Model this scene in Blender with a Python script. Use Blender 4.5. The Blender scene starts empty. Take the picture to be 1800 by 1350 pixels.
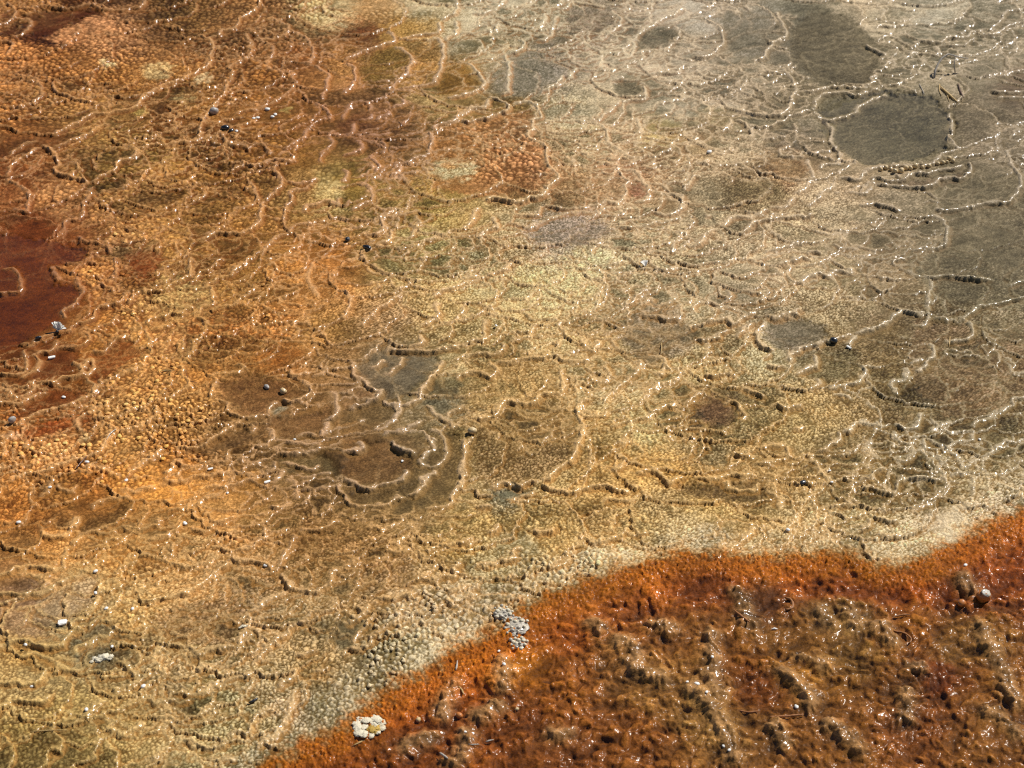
import bpy, math, random
import numpy as np

# ---------------------------------------------------------------- camera, light, exposure
scene = bpy.context.scene
PITCH = math.radians(36.0); HT = math.tan(math.radians(15.0)); CAMH = 2.2
cam_d = bpy.data.cameras.new('camera'); cam = bpy.data.objects.new('camera', cam_d)
scene.collection.objects.link(cam); scene.camera = cam
cam.location = (0, 0, CAMH); cam.rotation_euler = (math.pi/2 - PITCH, 0, 0)
cam_d.sensor_width = 36; cam_d.lens = 18/HT; cam_d.clip_start = 0.05; cam_d.clip_end = 2000
cam_d.dof.use_dof = True; cam_d.dof.focus_distance = 3.66; cam_d.dof.aperture_fstop = 9.0

SUN_EL = math.radians(46); SUN_AZ = math.radians(50)      # azimuth: to the right of straight ahead (+y)
world = bpy.data.worlds.new('World'); scene.world = world; world.use_nodes = True
wn = world.node_tree.nodes; wl = world.node_tree.links
sky = wn.new('ShaderNodeTexSky'); sky.sky_type = 'NISHITA'; sky.sun_disc = False
sky.sun_elevation = SUN_EL; sky.sun_rotation = SUN_AZ; sky.altitude = 2000
wn['Background'].inputs['Strength'].default_value = 0.055
wl.new(sky.outputs['Color'], wn['Background'].inputs['Color'])
sun_d = bpy.data.lights.new('sun', 'SUN'); sun_d.energy = 4.9; sun_d.angle = math.radians(0.5); sun_d.color = (1.0, 0.965, 0.91)
sun = bpy.data.objects.new('sun', sun_d); scene.collection.objects.link(sun)
sun.location = (3, 5, 6)
from mathutils import Vector
sdir = Vector((math.sin(SUN_AZ)*math.cos(SUN_EL), math.cos(SUN_AZ)*math.cos(SUN_EL), math.sin(SUN_EL)))
sun.rotation_euler = (-sdir).to_track_quat('-Z', 'Y').to_euler()
scene.view_settings.view_transform = 'Standard'; scene.view_settings.look = 'None'
scene.view_settings.exposure = 0.06; scene.view_settings.gamma = 1.0
scene.render.engine = 'CYCLES'
scene.cycles.use_denoising = False
scene.cycles.sample_clamp_indirect = 4.0
scene.cycles.max_bounces = 6
scene.cycles.pixel_filter_type = 'BLACKMAN_HARRIS'; scene.cycles.filter_width = 1.15
random.seed(5)

# ---------------------------------------------------------------- traced data (photo pixels)
RIMS = """A
*80,40 150,45 240,30 320,42 400,35 480,20 540,45 600,55 680,48 740,40 765,10 750,0
*0,150 45,115 85,70 70,40 30,20
60,205 110,190 150,150 165,110 130,95 85,85
*280,715 320,690 400,655 450,625 490,605 560,600 620,592 690,575 740,540 760,510 800,490 860,460 930,430 1000,400 1080,360 1110,330 1115,280 1130,240 1100,205 1030,190
280,780 390,740 460,710 530,670 575,655
*480,965 540,930 600,905 640,850 700,830 730,790 790,775 820,765 870,770 940,755 1040,740 1060,680 1080,640 1110,600 1130,560 1180,500 1190,460 1220,400 1220,350 1270,320 1310,300 1330,240 1310,200 1290,170
*1090,195 1150,190 1170,165 1240,150 1260,110 1310,80 1350,50 1370,20 1380,0
1340,200 1400,205 1460,205 1510,180 1525,150 1480,110 1420,90
1240,610 1290,590 1370,575 1430,550 1490,520 1525,485 1555,440 1540,400 1490,378 1430,372 1405,350 1415,310 1445,280 1435,240 1390,215 1340,205
1570,335 1640,325 1650,265 1620,210 1540,155
1690,530 1720,460 1735,400 1690,365 1650,340
*1500,795 1560,755 1610,730 1620,690 1690,640 1740,630 1720,590 1680,560 1640,555
1160,700 1185,740 1220,768 1270,770 1310,790 1350,765 1395,768 1430,820
*1215,905 1260,885 1290,860 1340,875 1430,850 1480,850 1550,850 1540,820 1500,805 1460,830
1385,1065 1440,1020 1485,960 1450,900 1450,850
50,815 90,790 150,755 210,745
40,935 50,890 90,850 150,810 210,775
215,765 265,790 300,840 310,870 280,895 310,920 370,935 430,950 470,975
330,1220 335,1175 370,1150 430,1135 440,1075 470,1035 478,985
60,1100 140,1112 155,1050 148,1015 110,985 40,940
275,430 290,480 350,505 430,530 515,550
70,590 140,555 220,510 215,460 190,420 120,400 60,395
*1060,1270 1120,1230 1190,1225 1240,1235 1330,1200 1370,1160 1380,1090 1390,1060
1440,1150 1490,1150 1500,1110 1540,1060 1530,1010 1620,990 1650,960
1500,950 1560,970 1620,965 1680,940
1370,1340 1460,1250 1510,1230 1550,1190 1630,1180 1640,1160
1590,1130 1615,1090 1670,1080 1730,1060 1790,1080 1775,1045
400,1240 460,1270 520,1275 570,1300 580,1340
1690,870 1700,820 1750,770 1740,720 1770,690
1220,1105 1290,1090 1350,1060 1350,1000 1310,960
0,230 50,230 60,260 30,300
B
0,500 30,480 70,440 75,390 60,350 10,330
230,480 275,450 320,400 365,350 370,300 330,262 270,240
280,470 360,460 440,450 490,430 520,370 535,300 535,230 490,190
560,520 630,505 690,490 750,460 755,430 720,380 670,330
20,310 70,290 120,265 200,240 270,215 280,190 240,155
300,200 370,190 420,180 490,180 520,160 510,110
520,105 560,90 600,75 610,40 610,0
540,215 570,190 610,170 605,110
690,75 740,80 790,60 850,25 860,0
620,185 760,175 820,165 825,130
970,145 1000,155 1050,140 1080,110 1070,70
1020,215 1070,215 1115,175 1120,120 1145,85
880,295 940,275 960,240 930,215
830,495 870,490 880,440 885,390 880,340 860,290
1395,180 1430,165 1470,130 1470,95 1420,60
1140,50 1180,45 1220,10 1280,20 1340,30 1400,40
1440,320 1530,280 1550,200 1590,155 1650,125 1700,95 1760,75 1800,40
1550,275 1640,270 1720,258 1755,225
*1620,390 1690,385 1760,385 1790,365 1800,350
1040,495 1090,465 1150,430 1170,400
1200,420 1220,390 1250,360
1400,430 1440,420 1500,410
1480,540 1540,525 1590,520 1610,480 1590,450
1310,640 1350,630 1390,600 1430,575 1470,530
1470,715 1540,705 1580,680 1570,640 1540,610
1600,825 1540,830 1500,815 1440,775 1395,745 1405,695 1380,660 1320,640
*750,1045 830,1045 880,1060 930,1060 1000,1045 1060,1035 1090,1000 1140,950 1145,925 1100,890 1080,860 1085,800 1060,760 1000,730 990,700 1020,680 1000,640 1010,625 1060,620 1040,580 1020,550 970,535 900,545
*1070,1085 1110,1090 1190,1110 1260,1100 1340,1085 1390,1065 1430,1070 1480,1060 1500,1020 1490,990 1510,960 1480,920 1450,900
1540,1060 1580,1060 1620,1030 1620,990 1580,940 1550,905 1490,895
910,1130 960,1140 1030,1130 1060,1085
870,1170 930,1185 980,1205 1030,1180 1100,1150 1180,1130 1270,1120 1320,1130 1400,1100 1480,1090
735,1270 745,1225 800,1212 820,1185 795,1140
*620,630 680,640 760,630 830,605 870,590 885,560 850,540 800,520 770,515
480,690 530,660 590,640 640,600 700,570 750,570 770,545 775,520
*260,880 330,870 400,840 460,810 480,750 470,700
0,640 40,560 70,545 130,545 155,570 140,600
90,645 150,635 165,605
170,640 210,620 250,610 255,580
260,575 300,565 330,545 320,520
20,730 60,700 70,650
130,715 190,720 230,715 270,700
0,825 60,815 100,800 105,770 80,745
215,820 235,780 200,740
170,910 205,890 190,860 150,820
240,940 310,900 320,870
0,970 30,940 20,900
50,1110 110,1075 150,1060 160,1010 130,980 70,970
*130,1240 190,1230 220,1200 215,1170 205,1130
*180,1275 250,1265 270,1230 260,1200
220,1160 250,1120 290,1100
360,1260 390,1210 410,1160 390,1130
250,1140 350,1120 410,1110
1480,1120 1520,1100 1540,1090
1640,1110 1730,1130 1790,1100 1800,1060 1790,1030 1740,1020 1640,1000
1450,1190 1560,1195 1640,1180 1680,1150
1310,1340 1330,1300 1380,1275 1440,1290
1740,1320 1760,1280 1800,1250
640,1200 680,1180 720,1090
C
*280,590 330,585 400,600 480,605 540,590 575,540 580,515 605,480
*340,650 400,665 480,660 515,635 570,610 650,590 680,580
*720,610 770,630 840,615 900,590 950,540 1010,510 1090,490
*690,575 710,520 760,495 850,490 930,500 970,480 1050,470
*620,480 680,485 720,475 790,460 860,460 940,465 1000,440 980,420 1030,400
690,590 740,625 780,660 785,740 825,800 820,870
*980,935 1040,945 1090,955 1170,950 1210,915 1290,920 1340,905 1450,890 1455,870
*1000,970 1080,975 1160,980 1220,990 1290,985 1340,965 1360,945 1430,940 1490,935 1515,900 1505,860
960,905 1030,890 1100,880 1180,880 1290,880 1330,860 1370,820 1430,800 1460,770
1450,790 1415,740 1410,700 1415,640 1400,600
820,935 880,945 940,940 960,900
690,800 740,800 790,790
710,885 750,865 800,865 825,840
570,1020 620,1005 670,970 690,920 670,880 645,835
450,1090 500,1095 550,1080 590,1040
200,1190 240,1160 280,1140 340,1135 400,1130 445,1095
*300,1230 350,1200 380,1170 430,1160 500,1140 560,1140 610,1140 655,1145 680,1120
*40,300 90,305 140,295 180,265 215,215 200,150 150,120 110,100
100,45 150,30 180,0
370,320 420,310 450,265 490,220 540,190 530,140 490,60
400,380 460,375 530,390
605,490 590,440 560,400 525,360
*1230,215 1290,220 1360,225 1400,200 1450,205 1500,190 1540,150
*1340,240 1390,240 1460,240 1500,225 1540,190
1530,155 1580,165 1640,145 1680,110 1720,60 1800,40
*1550,190 1640,180 1690,150 1750,125 1800,110
1010,155 1050,140 1110,140 1160,130 1170,100
950,230 1010,265 1080,300
1160,315 1200,295 1240,280 1320,290 1350,280 1330,240
1050,360 1090,330 1130,310
1590,410 1640,400 1700,400 1745,375 1800,370
*1620,480 1670,495 1740,490 1800,480
1650,520 1740,515 1800,515
*1310,1105 1390,1110 1460,1100 1560,1085 1640,1070 1720,1075 1760,1020 1785,960 1770,920 1740,890 1720,840 1700,790
1210,1330 1270,1310 1330,1310 1390,1280 1390,1200 1360,1160 1310,1130
660,1090 720,1040 790,980 820,965
790,1010 840,1010
880,1010 930,1020 970,1015 990,980
930,1080 1040,1080 1110,1100 1160,1120
190,690 240,660 260,620
270,620 330,650 370,690 360,715 300,720
150,805 200,800 250,790 260,760
60,855 120,855 140,830
0,1000 40,960 60,920 100,930
20,1290 90,1280 120,1240 180,1200
650,1340 700,1330 750,1340
790,1290 850,1310 930,1320
430,1330 500,1310 560,1290 620,1280
110,1140 160,1130
410,730 480,725 560,715
1740,660 1800,640
500,770 510,810 560,820 640,830
D
*0,205 50,190 105,180 115,150 100,90 60,60 10,65
265,35 275,70 300,105 330,125
380,100 400,60 450,35 510,30
335,330 330,290 350,270 400,250 430,190 410,130 385,105
*395,350 440,350 480,330 510,300 530,260 600,260 640,240 660,200 700,190
400,390 440,385 500,385 540,360 600,350 620,310
540,135 590,120 620,80 600,20 610,0
510,130 560,155 600,170 610,200
*660,250 690,240 710,200 770,180 820,185 880,175 900,150 970,125 1000,100 1000,50 1010,0
*990,150 1030,130 1050,90 1110,70 1150,40 1165,0
*1060,155 1120,140 1150,110 1210,100 1240,60 1290,40 1320,0
*770,370 790,335 830,320 870,325 900,300 960,300 1000,270 990,250
780,380 880,370 900,340
1010,300 1050,290 1060,260 1120,250 1120,190 1090,150 1060,145
1100,280 1150,265 1180,260 1230,260 1270,220 1310,190 1345,170 1330,140
1040,310 1080,340 1100,370 1150,370 1190,360
1350,380 1400,360 1460,350 1540,350 1600,355 1640,345
1690,225 1660,180 1630,130 1625,80 1660,30
940,560 990,530 1020,480 1020,450 1050,430 1080,380 1070,340
690,600 740,570 800,500 790,460 780,400 750,370
*500,700 530,660 590,640 650,610 720,590 745,565
480,490 530,500 600,440 640,420 680,400
120,485 160,465 190,440 240,420 290,400 340,395
*180,500 250,490 290,470 300,430
*290,470 350,465 400,470 455,450 470,420 450,400 400,410
0,625 60,620 110,610 140,590 130,550 120,490
110,640 150,610 180,590 205,540 190,500
*180,655 230,660 290,660 350,640 410,630 440,600 410,560 380,540
0,690 50,700 80,740 130,735 180,680 140,650
*0,790 50,770 100,780 150,745 210,720 250,700
*80,880 150,850 200,825 260,810 330,785 400,765 450,740 490,725 495,690 460,640 440,620
430,600 460,540 490,550 480,590 440,620
510,800 440,835 405,875 415,910 450,925
*40,1175 100,1165 170,1140 230,1130 270,1115 340,1095 400,1070 470,1055 530,1030 560,980 580,930 600,910
*600,910 640,920 700,905 760,880 800,860 830,840 820,800 800,780
820,760 880,745 920,720 960,700 1000,680 1000,650 960,620 970,590 940,560
*920,1015 1000,1000 1070,990 1120,960 1180,920 1250,880 1265,860
1110,752 1180,770 1220,820 1265,852 1300,850 1400,830 1410,800 1460,750
1105,615 1145,655 1120,700 1105,750
1110,625 1150,620 1220,615 1275,605 1280,580 1250,560
*1480,740 1520,755 1570,760 1610,740 1640,710 1620,670 1580,650
*1510,600 1540,620 1590,630 1620,610 1640,600
1630,640 1700,620 1710,590 1680,570
1700,860 1750,850 1775,810 1770,740 1740,710
1690,945 1730,900 1720,860
1550,950 1600,935 1680,930
1440,960 1520,970 1600,990 1700,985
1360,990 1420,985 1440,950 1430,910 1395,890
1300,930 1340,910 1345,870
*940,1060 945,1090 1000,1110 1060,1095 1130,1085 1200,1080 1215,1040
*860,1160 880,1185 950,1180 1020,1155 1100,1150 1200,1140 1280,1130 1300,1110 1360,1090 1440,1060
930,1060 900,1110 860,1150
1240,1070 1290,1060 1310,1040
*1460,1030 1520,1040 1600,1030 1660,1020 1710,1000
1470,1080 1550,1085 1620,1110 1700,1100
1480,1110 1470,1150 1440,1200
*1580,1210 1640,1225 1720,1215 1800,1200
1590,1180 1640,1150 1720,1140 1760,1130
1560,1290 1575,1230 1560,1190 1500,1170
1380,1140 1440,1110 1445,1075
200,1260 250,1240 270,1190 270,1150
420,1100 500,1105 550,1120 600,1150 640,1165
680,1140 740,1090 800,1060 870,1010
640,1220 700,1240 760,1225 830,1215
480,1330 520,1300 600,1280 700,1260
880,1340 960,1325 1030,1310
1020,1320 1060,1300 1110,1270 1170,1240
1080,1210 1180,1220 1250,1200 1300,1170 1370,1150
1400,1310 1480,1320 1550,1290
300,1200 340,1230 390,1240 410,1205
E
*210,495 270,480 340,490 420,495 500,485 570,480 640,475
350,470 400,465 430,440 420,400
*640,520 700,505 760,510 820,510 860,480 860,440
640,475 690,440 740,430 755,390 760,350 740,320
400,365 460,345 510,310 520,290 490,260 510,230
100,370 140,330 180,290 230,260 270,230 320,190
0,330 30,290 50,230 30,190 0,175
480,215 530,180 600,155 660,130 740,110 800,90 860,65 900,20
620,110 690,100 740,90
870,430 950,425 1000,400 1030,340
*820,545 880,550 940,530 1010,525 1060,535 1110,515 1160,540 1210,545 1270,545 1310,525
*680,845 750,845 810,835 850,780 890,755 960,770 1030,765 1050,730 1110,715 1170,710 1175,660 1150,620 1165,580
*1040,1190 1090,1165 1150,1110 1210,1075 1245,1020 1260,950 1265,900 1250,830 1255,780 1320,740
*790,1220 850,1185 900,1190 940,1205 1000,1185 1040,1195
870,1275 920,1255 990,1250 1030,1230
*1050,1195 1080,1215 1150,1225 1210,1235 1270,1225 1330,1215 1400,1210 1470,1230 1530,1225
*690,1300 740,1310 800,1300
1380,770 1400,740 1450,700 1500,660 1540,620 1570,570 1560,530
1265,770 1260,820 1300,840 1340,835 1390,835 1400,800
1265,430 1280,470 1320,490 1355,460 1350,430
1580,720 1630,700 1690,670 1750,650 1800,620
1640,610 1690,605 1715,560 1680,530 1600,515
*1570,290 1620,310 1680,315 1740,325 1800,325
1480,250 1540,240 1580,200 1600,160
1570,260 1630,230 1660,205
1260,285 1340,275 1360,210
1400,60 1450,40 1500,20
1640,80 1720,70 1790,50
1420,980 1470,980 1540,965
1410,900 1480,870 1540,860 1600,850 1640,820 1700,790 1800,770
1420,1130 1480,1100 1500,1060 1470,1030
*1540,1140 1600,1130 1650,1120 1690,1150 1720,1190 1760,1190 1800,1150
1370,1290 1420,1270 1480,1290 1560,1270
*50,540 60,590 70,630 120,650 150,690 200,715
*40,800 80,785 150,760 190,740 210,690
210,750 270,770 330,775 390,750 440,690 480,620 520,570 525,530
230,615 270,580 300,560 330,510
150,590 200,560 230,530
180,900 230,900 290,830 305,790 280,770 230,760
90,860 140,840
450,770 490,820 560,860 590,900
560,850 560,820 610,800 660,780
200,940 260,925 330,910 390,890 420,860
*250,960 290,985 330,1020 390,1040
420,960 450,960 480,990 470,1010 430,1040 410,1070 430,1095 480,1095 530,1060 560,1010 550,950 510,920 460,910
0,1030 60,1020 110,1010 100,980 60,985
*10,1160 60,1195 130,1215 190,1210 240,1195 310,1165 340,1130 330,1110
*0,1190 5,1260 60,1310 140,1315 230,1300 280,1270 330,1240
330,1240 390,1240 430,1200 430,1160 490,1130 480,1105
590,1300 600,1220 630,1180 640,1100 655,1030 645,950
600,640 650,610 710,600 770,620 820,610 810,570 760,560
1350,660 1410,640 1415,600 1380,560
430,1320 480,1315 540,1310 600,1280
F
*900,410 960,400 1010,380 1060,370 1100,330 1150,290 1210,300 1280,295
*1310,325 1360,330 1410,340 1460,350
*1460,350 1500,310 1560,280 1560,265 1620,265 1690,250 1750,230 1800,215
1210,370 1260,360 1300,330 1290,290
*1380,450 1450,450 1500,440 1530,410 1525,370 1480,345
1230,610 1270,590 1300,560 1320,530 1325,480 1300,460
1190,570 1240,550 1280,545
1130,740 1110,700 1110,665 1170,660 1190,610 1180,580
1300,290 1290,240 1305,190 1320,150 1290,110 1250,100
*1260,100 1340,105 1450,110 1530,120 1640,130
1170,70 1220,100 1260,105
1700,160 1740,150 1800,120
*490,40 540,30 610,10 680,10
*570,125 620,130 660,105 710,95 780,105 810,75 880,85 890,60
1100,40 1150,20 1190,10
200,230 245,225 250,180
*340,175 380,190 430,195
50,290 80,240 140,235 190,240
*110,340 180,335 235,320 260,355 290,350 320,320 370,295 400,295
*440,310 490,325 550,310 600,300 605,270
280,420 310,390 350,360 370,340
75,410 100,430 150,425 210,405 250,370
440,335 410,375 390,415 410,455 440,480 490,500
580,560 570,520 600,495 640,475 700,460 730,430
*690,480 730,450 790,440 820,430 900,410
860,470 900,440 905,415
600,620 650,600 690,580 710,560 700,510
440,570 490,580 550,580
410,545 440,530 480,515
760,690 830,690 900,680 940,640 965,600 940,570
680,705 720,660 700,630
780,720 840,730 900,760
*110,620 170,625 240,615 280,630 300,640
*310,690 360,710 410,730 430,720
0,780 40,760 70,710 100,695
*460,790 490,775 530,800 570,795 640,785
560,905 610,910 650,900
200,770 260,760 310,800 330,850 290,860
840,920 880,930 910,900 920,870
*1100,885 1140,905 1200,915 1240,890 1255,830
920,870 980,890 1040,895 1090,885
1290,940 1340,915 1400,890 1430,885
1510,905 1570,880 1640,850 1700,810 1740,790 1750,765 1800,755
*1415,1000 1460,985 1520,975 1535,945 1510,920
1290,960 1340,1000 1390,1030 1440,1060 1470,1110 1490,1140
1490,1140 1540,1090 1600,1080 1620,1050 1680,1010 1690,985 1750,995 1800,960
1230,1040 1270,1020 1275,985 1260,960
1100,1075 1160,1080 1200,1060 1220,1040 1190,990 1120,960 1100,920
990,960 980,1000 1000,1050 1040,1070
*700,1020 740,1020 770,1000 830,965 820,930
400,1010 470,995 550,995
370,1095 430,1090 500,1080 550,1050 550,1000
*220,1045 280,1045 340,1055 390,1065
690,1030 680,1070 720,1110 760,1170 770,1200
*60,1170 120,1165 180,1170 230,1155 270,1150 330,1160 400,1160
*230,1170 250,1210 310,1230 380,1220 400,1190
420,1230 480,1250 510,1290 500,1340
830,1150 870,1180 950,1180 1020,1140 1080,1120
860,1205 920,1190 980,1165
*930,1220 990,1220 1040,1240 1100,1250 1140,1215 1160,1160
*1150,1195 1210,1185 1300,1180 1380,1190
1310,1290 1360,1265 1400,1230 1390,1190 1350,1130 1350,1100
1340,1120 1380,1100 1420,1085
1180,1340 1230,1330 1320,1300
*780,1330 850,1300 930,1290
1440,1340 1500,1335 1530,1320
1500,1280 1520,1270 1525,1190 1540,1170
1390,1170 1450,1150 1490,1150
G
200,100 250,120 320,130 360,120 390,60 420,20
*360,170 400,160 420,120 480,100 550,115 600,100 600,80
610,75 680,95 760,85 830,60 840,20
*1000,75 1060,90 1130,60 1200,30 1230,0
770,150 830,130 880,110 940,85 970,40
0,360 40,330 90,305 180,290 230,300 330,295 340,260 350,180
*0,450 60,430 130,440 210,430 260,400 300,380 350,355 410,340 440,310 510,310
720,230 760,220 830,235 890,240 910,200 900,150
*880,260 930,275 1000,290 1060,270 1105,270 1110,240
*1110,180 1160,175 1220,200 1280,190 1340,160 1390,130 1400,90 1370,60
*1210,220 1260,245 1330,255 1400,270 1450,280
1460,290 1490,230 1530,170 1555,100
*1560,95 1620,85 1690,80 1750,50 1800,35
600,335 640,290 700,260 740,240
660,350 600,360 550,370 520,400 530,440
*760,460 830,465 900,445 940,430 1000,410 1060,380 1110,340 1170,290 1230,250
*1460,310 1490,340 1530,370 1540,390 1600,405 1680,410 1720,385 1760,360 1755,310 1800,300
1290,525 1350,490 1410,460 1460,430 1530,400
1250,710 1270,660 1300,600 1300,560 1285,525
*870,690 920,705 980,715 1010,735 1080,730 1150,715 1250,705
860,690 830,715 815,770
*0,740 60,695 120,690 190,705 260,715 330,705 350,660 390,630 430,590
410,560 440,540 480,520 510,480 520,440
410,760 400,720 470,680 510,640
460,710 500,660 560,660 600,620 640,590
*520,575 560,575 610,570
120,780 150,750 220,760 270,785 330,780 400,790
280,790 330,830 390,840 440,820 500,790
*0,915 70,910 140,915 200,900 230,860 260,820
*0,1050 60,1010 120,1000 200,1000 250,990 260,950
600,790 650,800 700,850 730,890
600,965 640,930 700,900 730,880
370,1110 430,1080 470,1060 520,1010 570,990
1340,800 1370,740 1440,680 1500,640 1530,600 1590,580 1630,540
1600,545 1650,520 1690,525 1740,510 1750,470 1800,475
1540,740 1600,735 1640,730 1680,715
1450,920 1500,900 1550,860 1560,800
1630,840 1700,830 1740,800
1170,880 1230,875 1290,860 1330,830
1020,960 1080,940 1130,910 1170,880
*760,970 820,1000 880,990 960,1000 1010,970
*540,1130 600,1145 660,1160 720,1120 770,1100
480,1160 520,1140
*1190,1180 1260,1165 1310,1155 1340,1100 1370,1060 1420,1040 1460,1030
1340,1250 1400,1200 1470,1170 1490,1130 1520,1080 1540,1000 1550,930
*930,1195 1000,1210 1060,1230 1160,1230 1180,1180
770,1320 840,1260 880,1220
1070,1310 1150,1300 1250,1280
H
240,180 290,205 360,195 390,170
*440,205 510,175 580,160 650,150 700,120
660,170 700,150 750,150
*1000,85 1050,105 1110,95 1130,70
*1265,115 1320,145 1390,140 1450,130 1490,100 1490,70
*1495,85 1540,115 1600,105 1620,90
*820,230 860,260 900,250 910,200 960,185
700,270 740,285 800,275 820,250
1100,290 1150,280 1190,250 1195,210
*380,370 420,350 490,345 540,330 590,340 600,290 640,250
*190,440 240,460 300,450 360,440 395,400
70,390 130,370 185,350
0,290 60,250 130,190
0,750 60,720 150,695 170,640 240,600 300,560 320,510 390,470 395,430
0,590 60,560 110,530 145,500 140,470
70,700 90,640 150,570 145,540
550,430 620,410 690,390
545,450 590,500 630,510
750,105 820,95 815,50
I
160,255 200,235 300,160 380,80
*980,20 1080,50 1140,60
1010,110 1080,140 1150,120
550,95 600,40 610,0
900,100 970,80 980,30"""
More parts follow.
